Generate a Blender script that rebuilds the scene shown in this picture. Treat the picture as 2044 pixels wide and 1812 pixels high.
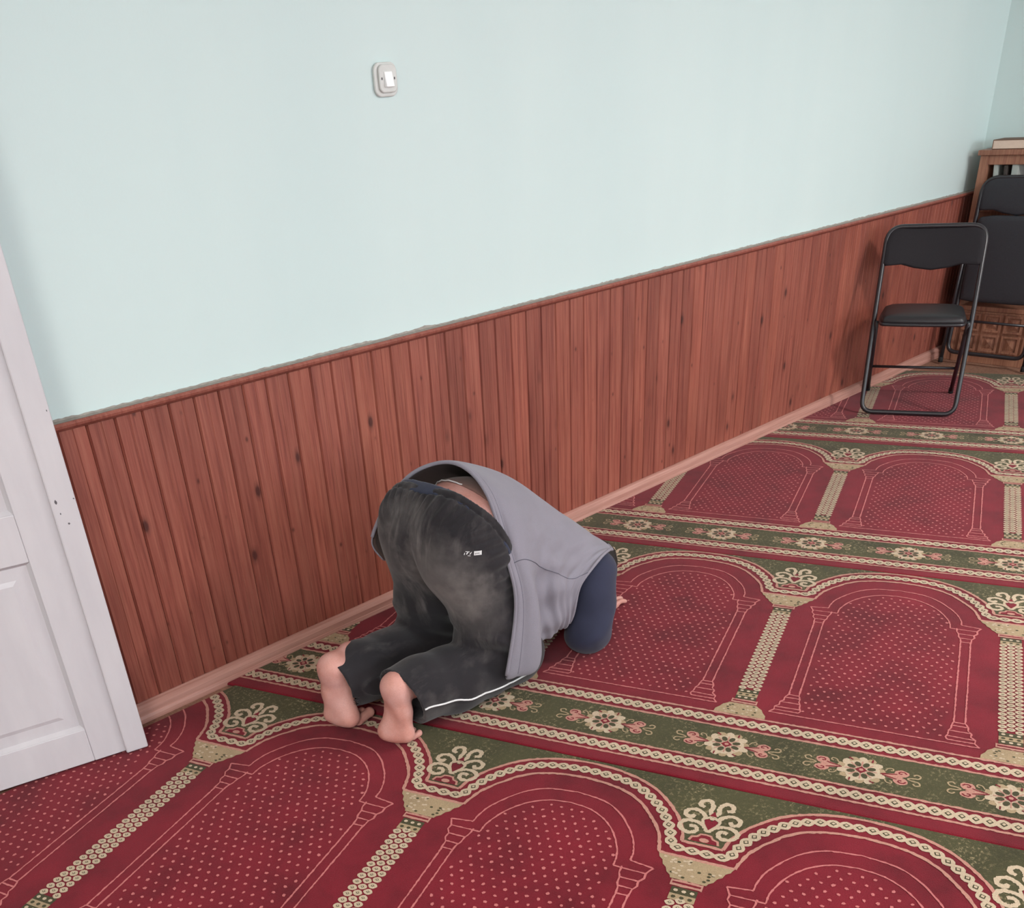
import bpy, bmesh, math, random
import numpy as np
from mathutils import Vector, Matrix
from mathutils.bvhtree import BVHTree

for o in list(bpy.data.objects):
    bpy.data.objects.remove(o, do_unlink=True)
scene = bpy.context.scene
COL = scene.collection
random.seed(7)
rng = np.random.default_rng(7)

# ------------------------------------------------------------------ camera
D = 2.4987            # panelled wall plane (y)
XR = 6.38             # far wall plane (x)
cam_d = bpy.data.cameras.new('camera')
cam = bpy.data.objects.new('camera', cam_d)
COL.objects.link(cam)
_r = Vector((0.7200958, -0.6908241, -0.0649925))
_u = Vector((0.4061455, 0.3436965, 0.8467104))
_f = Vector((0.5625903, 0.6361091, -0.5280695))
cam.matrix_world = Matrix(((_r.x, _u.x, -_f.x, 0), (_r.y, _u.y, -_f.y, 0), (_r.z, _u.z, -_f.z, 1.5), (0, 0, 0, 1)))
cam_d.sensor_fit = 'HORIZONTAL'
cam_d.sensor_width = 36
cam_d.lens = 33.786
cam_d.shift_x = 0.04053
cam_d.shift_y = 0.23998
cam_d.clip_start = 0.02
scene.camera = cam

# ------------------------------------------------------------------ world, lights, exposure
world = bpy.data.worlds.new('world')
scene.world = world
world.use_nodes = True
bg = world.node_tree.nodes['Background']
bg.inputs[0].default_value = (0.80, 0.90, 1.0, 1)
bg.inputs[1].default_value = 3.0
vs = scene.view_settings
vs.view_transform = 'Standard'
vs.look = 'None'
vs.gamma = 1
vs.exposure = 0.53
vs.use_curve_mapping = False
LAMP_W = (66.0, 84.0) # watts of the two ceiling lamps
WINDOW_W = 28.0       # daylight through each window of the opposite wall

# ------------------------------------------------------------------ helpers
def lin(c):
    return tuple((x / 255 / 12.92) if x / 255 <= 0.04045 else ((x / 255 + 0.055) / 1.055) ** 2.4 for x in c) + (1.0,)

class NT:
    def __init__(s, name):
        s.m = bpy.data.materials.new(name)
        s.m.use_nodes = True
        s.t = s.m.node_tree
        s.b = s.t.nodes['Principled BSDF']
    def n(s, typ, **kw):
        nd = s.t.nodes.new(typ)
        for k, v in kw.items():
            setattr(nd, k, v)
        return nd
    def l(s, a, b):
        s.t.links.new(a, b)
    def noise(s, vec, scale, detail=3, rough=0.55):
        nd = s.n('ShaderNodeTexNoise')
        nd.inputs['Scale'].default_value = scale
        nd.inputs['Detail'].default_value = detail
        nd.inputs['Roughness'].default_value = rough
        if vec is not None:
            s.l(vec, nd.inputs['Vector'])
        return nd.outputs['Fac']
    def ramp(s, fac, stops):
        nd = s.n('ShaderNodeValToRGB')
        el = nd.color_ramp.elements
        while len(el) < len(stops):
            el.new(0.5)
        for e, (p, c) in zip(el, stops):
            e.position = p
            e.color = c if len(c) == 4 else (*c, 1)
        s.l(fac, nd.inputs['Fac'])
        return nd.outputs['Color']
    def mul(s, a, b, fac=1.0, mode='MULTIPLY'):
        nd = s.n('ShaderNodeMix', data_type='RGBA', blend_type=mode)
        if hasattr(fac, 'links'):
            s.l(fac, nd.inputs[0])
        else:
            nd.inputs[0].default_value = fac
        for x, i in ((a, 6), (b, 7)):
            if hasattr(x, 'links'):
                s.l(x, nd.inputs[i])
            else:
                nd.inputs[i].default_value = x
        return nd.outputs[2]
    def mapping(s, vec, scale=(1, 1, 1), loc=(0, 0, 0)):
        nd = s.n('ShaderNodeMapping')
        nd.inputs['Scale'].default_value = scale
        nd.inputs['Location'].default_value = loc
        s.l(vec, nd.inputs['Vector'])
        return nd.outputs[0]
    def bump(s, h, strength=0.2, dist=0.002):
        nd = s.n('ShaderNodeBump')
        nd.inputs['Strength'].default_value = strength
        nd.inputs['Distance'].default_value = dist
        s.l(h, nd.inputs['Height'])
        s.l(nd.outputs[0], s.b.inputs['Normal'])
    def pos(s):
        return s.n('ShaderNodeNewGeometry').outputs['Position']
    def obj(s):
        return s.n('ShaderNodeTexCoord').outputs['Object']
    def set(s, **kw):
        for k, v in kw.items():
            s.b.inputs[k].default_value = v

def g(v):
    return (v, v, v, 1)

def plain(name, c, rough=0.6, spec=0.4, metal=0.0, nscale=30, namp=0.08, bump=0.0):
    t = NT(name)
    f = t.noise(t.obj(), nscale)
    col = t.mul(lin(c), t.ramp(f, [(0.25, g(1 - namp)), (0.75, g(1 + namp * 0.5))]))
    t.l(col, t.b.inputs['Base Color'])
    t.set(**{'Roughness': rough, 'Specular IOR Level': spec, 'Metallic': metal})
    if bump:
        t.bump(f, bump, 0.002)
    return t.m

def pile(name, c, amp=0.16, fleck=None):
    t = NT(name)
    p = t.pos()
    a = t.noise(p, 5.5, 4, 0.6)
    b = t.noise(p, 420, 2, 0.6)
    col = t.mul(lin(c), t.ramp(a, [(0.28, g(1 - amp * 1.5)), (0.5, g(1.0)), (0.75, g(1 + amp))]))
    col = t.mul(col, t.ramp(b, [(0.3, g(0.80)), (0.7, g(1.12))]))
    if fleck:
        n1 = t.noise(p, 95, 4, 0.75)
        n2 = t.noise(p, 9, 2)
        m1 = t.ramp(n1, [(0.53, g(0)), (0.63, g(0.85))])
        m2 = t.ramp(n2, [(0.42, g(0.15)), (0.62, g(1))])
        mm = t.mul(m1, m2)
        col = t.mul(col, lin(fleck), mm, 'MIX')
    t.l(col, t.b.inputs['Base Color'])
    t.set(**{'Roughness': 0.95, 'Specular IOR Level': 0.1, 'Sheen Weight': 0.12, 'Sheen Roughness': 0.5})
    t.bump(b, 0.5, 0.003)
    return t.m

def cloth(name, c, dust=None, weave=900, amp=0.12, rough=0.9):
    t = NT(name)
    p = t.obj()
    a = t.noise(p, 9, 4)
    w = t.noise(p, weave, 2)
    col = t.mul(lin(c), t.ramp(a, [(0.3, g(1 - amp)), (0.7, g(1 + amp))]))
    col = t.mul(col, t.ramp(w, [(0.3, g(0.85)), (0.7, g(1.1))]))
    if dust:
        # rubbed-in dust with a shape of its own: streaks and patches
        s1 = t.noise(t.mapping(p, (7, 26, 4)), 1.0, 5, 0.65)
        s2 = t.noise(p, 5.0, 4, 0.6)
        mm = t.mul(t.ramp(s1, [(0.50, g(0)), (0.80, g(0.5))]), t.ramp(s2, [(0.44, g(0)), (0.66, g(1))]))
        for (cx, cy, cz, r, amt) in dust[1]:
            vd = t.n('ShaderNodeVectorMath', operation='DISTANCE')
            t.l(p, vd.inputs[0])
            vd.inputs[1].default_value = (cx, cy, cz)
            nz = t.n('ShaderNodeMath', operation='MULTIPLY_ADD')
            t.l(t.noise(p, 22, 4), nz.inputs[0])
            nz.inputs[1].default_value = 0.11
            t.l(vd.outputs['Value'], nz.inputs[2])
            k = t.ramp(nz.outputs[0], [(0.04, g(amt)), (min(0.98, r + 0.06), g(0))])
            mm = t.mul(mm, k, 1.0, 'ADD')
        col = t.mul(col, lin(dust[0]), mm, 'MIX')
    t.l(col, t.b.inputs['Base Color'])
    t.set(**{'Roughness': rough, 'Specular IOR Level': 0.2, 'Sheen Weight': 0.15})
    t.bump(w, 0.25, 0.001)
    return t.m

def add_obj(name, me, mats=(), parent=None, kind=None, label=None, cat=None, group=None, matrix=None):
    o = bpy.data.objects.new(name, me)
    COL.objects.link(o)
    for m in (mats if isinstance(mats, (list, tuple)) else [mats]):
        if me is not None and m is not None and m.name not in [x.name for x in me.materials if x]:
            me.materials.append(m)
    if matrix is not None:
        o.matrix_world = matrix
    if parent is not None:
        o.parent = parent
    if kind:
        o['kind'] = kind
    if label:
        o['label'] = label
    if cat:
        o['category'] = cat
    if group:
        o['group'] = group
    return o

def empty(name, loc, rz=0, **kw):
    o = add_obj(name, None, (), **kw)
    o.location = loc
    o.rotation_euler = (0, 0, rz)
    return o

class MB:
    """collects polygons; build() gives one mesh"""
    def __init__(s):
        s.v, s.f, s.mi = [], [], []
    def add(s, vs, fs, mi=0):
        k = len(s.v)
        s.v += [tuple(v) for v in vs]
        for f in fs:
            s.f.append([i + k for i in f])
            s.mi.append(mi)
        return s
    def box(s, lo, hi, mi=0):
        (a, b, c), (d, e, f) = lo, hi
        vs = [(a, b, c), (d, b, c), (d, e, c), (a, e, c), (a, b, f), (d, b, f), (d, e, f), (a, e, f)]
        return s.add(vs, [(3, 2, 1, 0), (4, 5, 6, 7), (0, 1, 5, 4), (1, 2, 6, 5), (2, 3, 7, 6), (3, 0, 4, 7)], mi)
    def tube(s, pts, r, n=10, mi=0, closed=False, rr=None):
        pts = [Vector(p) for p in pts]
        m = len(pts)
        tang = []
        for i in range(m):
            a = pts[i - 1] if (i > 0 or closed) else pts[i]
            b = pts[(i + 1) % m] if (i < m - 1 or closed) else pts[i]
            tang.append((b - a).normalized())
        up = Vector((0, 0, 1)) if abs(tang[0].z) < 0.9 else Vector((1, 0, 0))
        nx = tang[0].cross(up).normalized()
        rings = []
        for i in range(m):
            nx = (nx - tang[i] * nx.dot(tang[i])).normalized()
            ny = tang[i].cross(nx)
            q = rr[i] if rr else r
            rings.append([pts[i] + nx * (q * math.cos(2 * math.pi * k / n)) + ny * (q * math.sin(2 * math.pi * k / n)) for k in range(n)])
        vs = [v for rg in rings for v in rg]
        fs = []
        for i in range(m if closed else m - 1):
            j = (i + 1) % m
            for k in range(n):
                fs.append((i * n + k, i * n + (k + 1) % n, j * n + (k + 1) % n, j * n + k))
        if not closed:
            fs.append(tuple(range(n - 1, -1, -1)))
            fs.append(tuple((m - 1) * n + k for k in range(n)))
        return s.add(vs, fs, mi)
    def prism(s, prof, axis, a, b, mi=0):
        """extrude a 2-D profile (counter-clockwise) along axis 0/1/2 from a to b"""
        n = len(prof)
        def pt(p, t):
            if axis == 0:
                return (t, p[0], p[1])
            if axis == 1:
                return (p[0], t, p[1])
            return (p[0], p[1], t)
        vs = [pt(p, a) for p in prof] + [pt(p, b) for p in prof]
        fs = [tuple(range(n - 1, -1, -1)), tuple(range(n, 2 * n))]
        fs += [(i, (i + 1) % n, n + (i + 1) % n, n + i) for i in range(n)]
        return s.add(vs, fs, mi)
    def build(s, name, mats, parent=None, smooth=False, bevel=0, fix=True, **kw):
        me = bpy.data.meshes.new(name)
        me.from_pydata(s.v, [], s.f)
        for p, k in zip(me.polygons, s.mi):
            p.material_index = k
        if fix:
            bm = bmesh.new()
            bm.from_mesh(me)
            bmesh.ops.recalc_face_normals(bm, faces=bm.faces)
            bm.to_mesh(me)
            bm.free()
        if smooth:
            me.polygons.foreach_set('use_smooth', [True] * len(me.polygons))
        o = add_obj(name, me, mats, parent, **kw)
        if bevel:
            md = o.modifiers.new('bevel', 'BEVEL')
            md.width = bevel
            md.segments = 2
            md.limit_method = 'ANGLE'
            md.angle_limit = math.radians(40)
        return o

def catmull(pts, n=8, closed=False):
    P = [np.array(p, float) for p in pts]
    m = len(P)
    out = []
    for i in range(m if closed else m - 1):
        p1, p2 = P[i], P[(i + 1) % m]
        p0 = P[i - 1] if (i > 0 or closed) else 2 * p1 - p2
        p3 = P[(i + 2) % m] if (i + 2 < m or closed) else 2 * p2 - p1
        for k in range(n):
            t = k / n
            out.append(0.5 * (2 * p1 + (p2 - p0) * t + (2 * p0 - 5 * p1 + 4 * p2 - p3) * t * t + (3 * p1 - p0 - 3 * p2 + p3) * t ** 3))
    if not closed:
        out.append(P[-1])
    return out

def fillet(pts, r, n=6, closed=False):
    """polyline with rounded corners"""
    P = [Vector(p) for p in pts]
    m = len(P)
    out = []
    for i in range(m):
        if not closed and i in (0, m - 1):
            out.append(P[i])
            continue
        a, b, c = P[i - 1], P[i], P[(i + 1) % m]
        d1, d2 = (a - b), (c - b)
        rr = min(r, d1.length * 0.48, d2.length * 0.48)
        s, e = b + d1.normalized() * rr, b + d2.normalized() * rr
        for k in range(n + 1):
            t = k / n
            out.append(s * (1 - t) ** 2 + b * 2 * t * (1 - t) + e * t * t)
    return out

# ------------------------------------------------------------------ materials
def wall_mat():
    t = NT('mint_plaster')
    p = t.pos()
    a = t.noise(t.mapping(p, (1.3, 1.3, 0.25)), 2.0, 3)
    b = t.noise(p, 140, 3)
    col = t.mul(lin((211, 227, 225)), t.ramp(a, [(0.3, (0.955, 0.97, 0.975)), (0.7, (1.0, 1.0, 1.0))]))
    t.l(col, t.b.inputs['Base Color'])
    t.set(**{'Roughness': 0.55, 'Specular IOR Level': 0.3})
    t.bump(b, 0.08, 0.002)
    return t.m
M_WALL = wall_mat()
M_CEIL = plain('ceiling_white', (236, 236, 232), 0.9, 0.1)

def wood_mat(name, c1, c2, dark, knots=True, rough=0.42):
    t = NT(name)
    p = t.obj()
    rnd = t.n('ShaderNodeObjectInfo').outputs['Random']
    cb = t.n('ShaderNodeCombineXYZ')
    sc = t.n('ShaderNodeMath', operation='MULTIPLY')
    t.l(rnd, sc.inputs[0])
    sc.inputs[1].default_value = 57.0
    for i in range(3):
        t.l(sc.outputs[0], cb.inputs[i])
    va = t.n('ShaderNodeVectorMath', operation='ADD')
    t.l(p, va.inputs[0])
    t.l(cb.outputs[0], va.inputs[1])
    q = va.outputs[0]
    gr = t.noise(t.mapping(q, (60, 60, 2.2)), 1.5, 5, 0.65)
    fine = t.noise(t.mapping(q, (260, 260, 6)), 1.0, 3)
    big = t.noise(t.mapping(q, (6, 6, 1.6)), 1.2, 3)
    col = t.ramp(gr, [(0.30, lin(dark)), (0.46, lin(c1)), (0.68, lin(c2))])
    col = t.mul(col, t.ramp(fine, [(0.3, g(0.86)), (0.7, g(1.08))]))
    col = t.mul(col, t.ramp(big, [(0.3, g(0.84)), (0.7, g(1.1))]))
    tint = t.ramp(rnd, [(0.0, (0.86, 0.84, 0.84)), (0.5, (1.0, 1.0, 1.0)), (1.0, (1.10, 1.08, 1.02))])
    col = t.mul(col, tint)
    if knots:
        vo = t.n('ShaderNodeTexVoronoi')
        vo.inputs['Scale'].default_value = 1.0
        vo.inputs['Randomness'].default_value = 1.0
        t.l(t.mapping(q, (8.5, 8.5, 4.2)), vo.inputs['Vector'])
        vo2 = t.n('ShaderNodeTexVoronoi')
        vo2.inputs['Scale'].default_value = 1.0
        t.l(t.mapping(q, (13, 13, 7.5), (3.1, 1.7, 5.2)), vo2.inputs['Vector'])
        k2 = t.ramp(vo2.outputs['Distance'], [(0.035, g(0.8)), (0.075, g(0.15)), (0.11, g(0))])
        col = t.mul(col, lin((78, 38, 34)), k2, 'MIX')
        k = t.ramp(vo.outputs['Distance'], [(0.05, g(0.85)), (0.09, g(0.3)), (0.16, g(0))])
        col = t.mul(col, lin((62, 32, 30)), k, 'MIX')
    t.l(col, t.b.inputs['Base Color'])
    t.set(**{'Roughness': rough, 'Specular IOR Level': 0.35})
    t.bump(gr, 0.12, 0.001)
    return t.m
M_PLANK = wood_mat('stained_pine', (148, 82, 69), (163, 98, 82), (124, 65, 56))
M_RAIL = wood_mat('rail_pine', (146, 84, 74), (160, 98, 86), (128, 70, 62), False, 0.5)
M_CASE = wood_mat('bookcase_wood', (150, 104, 84), (172, 126, 102), (124, 82, 68), False, 0.5)
M_FLOORW = wood_mat('worn_floor', (142, 108, 92), (160, 126, 108), (120, 90, 78), False, 0.6)
def base_mat():
    t = NT('skirting_laminate')
    p = t.obj()
    a = t.noise(t.mapping(p, (3, 90, 90)), 1.0, 4)
    col = t.ramp(a, [(0.3, lin((172, 122, 109))), (0.7, lin((197, 149, 136)))])
    t.l(col, t.b.inputs['Base Color'])
    t.set(**{'Roughness': 0.45, 'Specular IOR Level': 0.4})
    return t.m
M_BASE = base_mat()
M_CAULK = plain('grey_filler', (166, 158, 150), 0.9, 0.1, 0, 60, 0.25)
M_GAP = plain('panel_gap', (58, 30, 27), 0.9, 0.1)
def door_mat():
    t = NT('door_white_gloss')
    p = t.obj()
    a = t.noise(t.mapping(p, (9, 9, 2)), 2.0, 4)
    col = t.ramp(a, [(0.3, lin((198, 193, 197))), (0.7, lin((206, 201, 204)))])
    t.l(col, t.b.inputs['Base Color'])
    t.set(**{'Roughness': 0.35, 'Specular IOR Level': 0.45})
    t.bump(t.noise(t.mapping(p, (60, 60, 8)), 1.5, 3), 0.08, 0.001)
    return t.m
M_DOOR = door_mat()
M_CHIP = plain('chipped_spot', (96, 92, 96), 0.8)
M_SWB = plain('switch_plate', (214, 214, 210), 0.4, 0.4)
M_SWR = plain('switch_rocker', (250, 250, 250), 0.3, 0.5, 0, 20, 0.01)
M_BLKM = plain('black_tube', (40, 38, 42), 0.32, 0.6, 0.0, 60, 0.1)
M_VINYL = plain('black_vinyl', (38, 36, 39), 0.42, 0.45, 0, 160, 0.15, 0.15)
M_VINYLB = plain('charcoal_vinyl', (52, 53, 58), 0.6, 0.3, 0, 160, 0.15, 0.15)
M_BACKV = plain('black_back_panel', (33, 30, 34), 0.7, 0.25, 0, 160, 0.15, 0.1)
M_RUB = plain('rubber_tip', (30, 28, 29), 0.8)
M_RED = pile('pile_red', (122, 24, 38), 0.24)
M_GREEN = pile('pile_green', (74, 71, 44), 0.24, (158, 142, 108))
M_CREAM = pile('pile_cream', (200, 179, 152), 0.08)
M_PINK = pile('pile_pink', (192, 138, 122), 0.08)
M_TAN = pile('pile_tan', (172, 149, 116), 0.1)
M_LINE = pile('pile_rose_line', (200, 116, 114), 0.08)
M_DARK = pile('pile_dark_olive', (72, 68, 44), 0.1)
M_BACK = plain('carpet_backing', (66, 40, 38), 0.95, 0.05)
CM = [M_RED, M_GREEN, M_CREAM, M_PINK, M_TAN, M_LINE, M_DARK]
RED, GREEN, CREAM, PINK, TAN, LINE, DARK = range(7)
def skin_mat():
    t = NT('skin')
    p = t.obj()
    a = t.noise(p, 14, 4)
    b = t.noise(p, 300, 3)
    col = t.ramp(a, [(0.28, lin((192, 128, 114))), (0.5, lin((206, 150, 138))), (0.74, lin((214, 164, 156)))])
    col = t.mul(col, t.ramp(b, [(0.3, g(0.93)), (0.7, g(1.04))]))
    t.l(col, t.b.inputs['Base Color'])
    t.set(**{'Roughness': 0.55, 'Specular IOR Level': 0.35, 'Subsurface Weight': 0.12, 'Subsurface Scale': 0.01})
    t.b.inputs['Subsurface Radius'].default_value = (1.0, 0.35, 0.2)
    t.bump(b, 0.1, 0.001)
    return t.m
M_SKIN = skin_mat()
M_TROU = cloth('black_tracksuit', (41, 38, 41), ((150, 142, 138), [(1.53, 1.80, 0.42, 0.15, 0.62), (1.50, 1.99, 0.44, 0.11, 0.42), (1.56, 1.74, 0.34, 0.12, 0.34), (1.53, 1.94, 0.56, 0.09, 0.35), (1.50, 2.05, 0.24, 0.07, 0.40), (1.40, 1.74, 0.10, 0.07, 0.3)]))
M_NAVY = cloth('navy_jersey', (52, 54, 73))
M_UNDER = cloth('navy_underwear', (52, 56, 74))
M_VEST = cloth('grey_vest_fabric', (139, 134, 144), None, 1100, 0.05, 0.8)
M_LIN = cloth('brown_lining', (104, 84, 78))
M_SHIRT = cloth('brown_undershirt', (126, 96, 88))
M_WHITE = plain('white_trim', (228, 226, 226), 0.7)
M_SEAM = plain('seam_thread', (96, 94, 106), 0.9)
M_HAIR = plain('dark_hair', (38, 32, 30), 0.7, 0.3, 0, 200, 0.3, 0.4)
M_LAMP = None

# ------------------------------------------------------------------ room shell
FZ = -0.010                     # bare floor; the carpet pile tops are z = 0
CEILZ = 2.75
XL, YF = -2.6, -3.6
WY = D + 0.012                  # plaster face above the panelling
HINGE_X = 0.25
mb = MB()
mb.box((XL - 0.1, YF - 0.1, FZ - 0.1), (XR + 0.1, D + 1.3, FZ))
floor = mb.build('floor', M_FLOORW, kind='structure', label='worn brown floor under the carpets', cat='floor')
mb = MB()
mb.box((XL - 0.1, YF - 0.1, CEILZ), (XR + 0.1, D + 1.3, CEILZ + 0.1))
mb.build('ceiling', M_CEIL, kind='structure', label='plain white ceiling', cat='ceiling')
mb = MB()
mb.box((HINGE_X, WY, FZ), (XR + 0.1, WY + 0.12, CEILZ))
mb.box((-0.80, WY, 2.12), (HINGE_X, WY + 0.12, CEILZ))
mb.box((XL - 0.1, WY, FZ), (-0.80, WY + 0.12, CEILZ))
wall_back = mb.build('wall_back', M_WALL, kind='structure', label='pale mint plaster wall above the wooden panelling', cat='wall')
mb = MB()
mb.box((XR, YF, FZ), (XR + 0.1, WY, CEILZ))
mb.build('wall_right', M_WALL, kind='structure', label='mint plaster end wall behind the bookcase', cat='wall')
mb = MB()
mb.box((XL - 0.1, YF, FZ), (XL, WY, CEILZ))
mb.build('wall_left', M_WALL, kind='structure', label='mint plaster wall outside the view', cat='wall')
WIN = [(-1.4, 0.2), (1.4, 3.0), (4.2, 5.8)]
WZ0, WZ1 = 0.95, 2.35
mb = MB()
xs = [XL - 0.1] + [v for w in WIN for v in w] + [XR + 0.1]
for i in range(0, len(xs), 2):
    mb.box((xs[i], YF - 0.1, FZ), (xs[i + 1], YF, CEILZ))
for a, b in WIN:
    mb.box((a, YF - 0.1, FZ), (b, YF, WZ0))
    mb.box((a, YF - 0.1, WZ1), (b, YF, CEILZ))
mb.build('wall_front', M_WALL, kind='structure', label='mint plaster window wall opposite the panelling', cat='wall')
for i, (a, b) in enumerate(WIN):
    w = MB()
    for (p, q) in (((a, WZ0), (b, WZ0 + 0.05)), ((a, WZ1 - 0.05), (b, WZ1)), ((a, WZ0 + 0.05), (a + 0.05, WZ1 - 0.05)), ((b - 0.05, WZ0 + 0.05), (b, WZ1 - 0.05)), (((a + b) / 2 - 0.03, WZ0 + 0.05), ((a + b) / 2 + 0.03, WZ1 - 0.05))):
        w.box((p[0], YF - 0.07, p[1]), (q[0], YF - 0.02, q[1]))
    w.build('window_%d' % (i + 1), M_DOOR, kind='structure', label='white framed window in the opposite wall', cat='window')
    ld = bpy.data.lights.new('window_daylight', 'AREA')
    ld.shape = 'RECTANGLE'
    ld.size, ld.size_y = b - a, WZ1 - WZ0
    ld.energy = WINDOW_W
    ld.color = (0.86, 0.93, 1.0)
    lo = bpy.data.objects.new('window_daylight', ld)
    COL.objects.link(lo)
    lo.location = ((a + b) / 2, YF - 0.09, (WZ0 + WZ1) / 2)
    lo.rotation_euler = (math.radians(90), 0, 0)
# small hall behind the doorway
mb = MB()
mb.box((-1.0, D + 1.2, FZ), (0.6, D + 1.3, CEILZ))
mb.box((-1.1, WY + 0.12, FZ), (-1.0, D + 1.3, CEILZ))
mb.box((0.6, WY + 0.12, FZ), (0.7, D + 1.3, CEILZ))
mb.build('wall_hall', M_WALL, kind='structure', label='mint plaster hall wall behind the doorway', cat='wall')
mb = MB()
for a, b in ((-0.80, -0.75), (0.20, 0.25)):
    mb.box((a, D - 0.004, FZ), (b, WY + 0.12, 2.12))
mb.box((-0.75, D - 0.004, 2.07), (0.20, WY + 0.12, 2.12))
mb.build('trim_2', M_DOOR, kind='structure', label='white wooden door frame', cat='frame')

# wooden panelling: one board at a time
HW = 0.8794
PW = 0.0783
def plank_mesh(w):
    h = w / 2 - 0.0004
    prof = [(-h, D + 0.011), (-h, D + 0.0068), (-h + 0.0042, D + 0.0002), (-0.0030, D), (-0.0012, D + 0.0017), (0.0006, D + 0.0017),
            (0.0024, D), (h - 0.0042, D + 0.0002), (h, D + 0.0068), (h, D + 0.011)]
    b = MB()
    b.prism(prof, 2, 0.03, 0.866)
    me = bpy.data.meshes.new('plank')
    me.from_pydata(b.v, [], b.f)
    bm = bmesh.new(); bm.from_mesh(me); bmesh.ops.recalc_face_normals(bm, faces=bm.faces); bm.to_mesh(me); bm.free()
    me.materials.append(M_PLANK)
    return me
pm = plank_mesh(PW)
x = 2.219 - PW * 25 + PW / 2
while x < XR - PW / 2:
    if x - PW / 2 > HINGE_X + 0.005:
        o = add_obj('plank', pm, (), wall_back)
        o.location = (x, 0, 0)
    x += PW
x_last = x - PW / 2
# rail on top of the boards, with a dusty upper face
mb = MB()
prof = [(WY - 0.0005, HW - 0.022), (WY - 0.0005, HW), (D - 0.014, HW), (D - 0.0215, HW - 0.006), (D - 0.0185, HW - 0.0125), (D - 0.010, HW - 0.0185), (D - 0.004, HW - 0.022)]
mb.prism(prof[::-1], 0, HINGE_X + 0.01, XR - 0.002)
rail = mb.build('trim_1', M_RAIL, kind='structure', label='reddish wooden rail capping the wall panelling', cat='trim')
mb = MB()
n = 700
top = []
h = 0.0
for i in range(n + 1):
    xx = HINGE_X + 0.01 + (XR - 0.02 - HINGE_X) * i / n
    h = 0.86 * h + random.uniform(-1, 1) * 0.0016
    top.append((xx, 0.0035 + abs(h) + (0.0012 if random.random() < 0.03 else 0)))
vs, fs = [], []
for xx, hh in top:
    vs += [(xx, D - 0.012, HW + 0.0004), (xx, WY - 0.004, HW + 0.0016), (xx, WY - 0.0006, HW + hh)]
for i in range(n):
    for k in range(2):
        fs.append((3 * i + k, 3 * i + 3 + k, 3 * i + 4 + k, 3 * i + 1 + k))
mb.add(vs, fs)
mb.build('filler_bead', M_CAULK, rail, label='grey uneven filler along the rail')
# skirting
mb = MB()
prof = [(D - 0.0002, FZ), (D - 0.030, FZ), (D - 0.030, 0.004), (D - 0.0275, 0.012), (D - 0.0255, 0.0135), (D - 0.0250, 0.030), (D - 0.0225, 0.0325), (D - 0.014, 0.041), (D - 0.004, 0.045), (D - 0.0002, 0.045)]
mb.prism(prof[::-1], 0, HINGE_X + 0.01, XR - 0.002)
mb.build('baseboard_back', M_BASE, kind='structure', label='light brown moulded skirting along the panelled wall', cat='skirting')

# ------------------------------------------------------------------ carpets
TH = -1.2033
PN = 0.6756                     # width of one niche
ROWU = {-1: -1.70, 0: -1.6798, 1: -1.0415, 2: -1.0359, 3: -0.3647}
ROWV = {-1: -0.526, 0: 0.8944, 1: 2.3148, 2: 3.7288, 3: 5.1824}
VB = -0.336
XLIM = 6.005                    # the last roll stops short of the bookcase

def ribbon(mb, pts, w, mi, z, jit=0.12, closed=False):
    pts = [np.array(p[:2], float) for p in pts]
    m = len(pts)
    z += random.uniform(0, .00035)      # no two strokes in one plane
    vs, fs = [], []
    for i in range(m):
        a = pts[i - 1] if (i > 0 or closed) else pts[i]
        b = pts[(i + 1) % m] if (i < m - 1 or closed) else pts[i]
        t = b - a
        t = t / (np.linalg.norm(t) + 1e-9)
        nn = np.array([-t[1], t[0]])
        ww = w / 2 * (1 + random.uniform(-jit, jit))
        of = nn * random.uniform(-1, 1) * w * jit * 0.4
        vs += [(*(pts[i] + nn * ww + of), z), (*(pts[i] - nn * ww + of), z)]
    for i in range(m if closed else m - 1):
        j = (i + 1) % m
        fs.append((2 * i, 2 * i + 1, 2 * j + 1, 2 * j))
    mb.add(vs, fs, mi)

def dense(pts, step=0.012):
    out = []
    for a, b in zip(pts[:-1], pts[1:]):
        a, b = np.array(a, float), np.array(b, float)
        k = max(1, int(np.linalg.norm(b - a) / step))
        out += [a + (b - a) * i / k for i in range(k)]
    return out + [np.array(pts[-1], float)]

def blob(mb, c, rx, ry, mi, z, n=8, ang=0.0, jit=0.0, pw=1.0):
    vs = []
    z += random.uniform(0, .00035)
    ca, sa = math.cos(ang), math.sin(ang)
    for k in range(n):
        a = 2 * math.pi * k / n
        q = 1 + random.uniform(-jit, jit)
        X, Y = rx * q * math.copysign(abs(math.cos(a)) ** pw, math.cos(a)), ry * q * math.copysign(abs(math.sin(a)) ** pw, math.sin(a))
        vs.append((c[0] + X * ca - Y * sa, c[1] + X * sa + Y * ca, z))
    mb.add(vs, [tuple(range(n))], mi)

def poly(mb, pts, mi, z):
    z += random.uniform(0, .0003)
    mb.add([(p[0], p[1], z) for p in pts], [tuple(range(len(pts)))], mi)

def link(mb, c, ang, L, W, eye=1.0):
    blob(mb, c, L / 2, W / 2, CREAM, 0.0010, 12, ang, 0.06, 1.12)
    if eye:
        e = 0.40 * eye
        blob(mb, c, L * e * 0.62, W * e * 0.62, DARK, 0.0015, 4, ang)
        blob(mb, c, L * e * 0.36, W * e * 0.36, CREAM, 0.0020, 4, ang)

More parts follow.
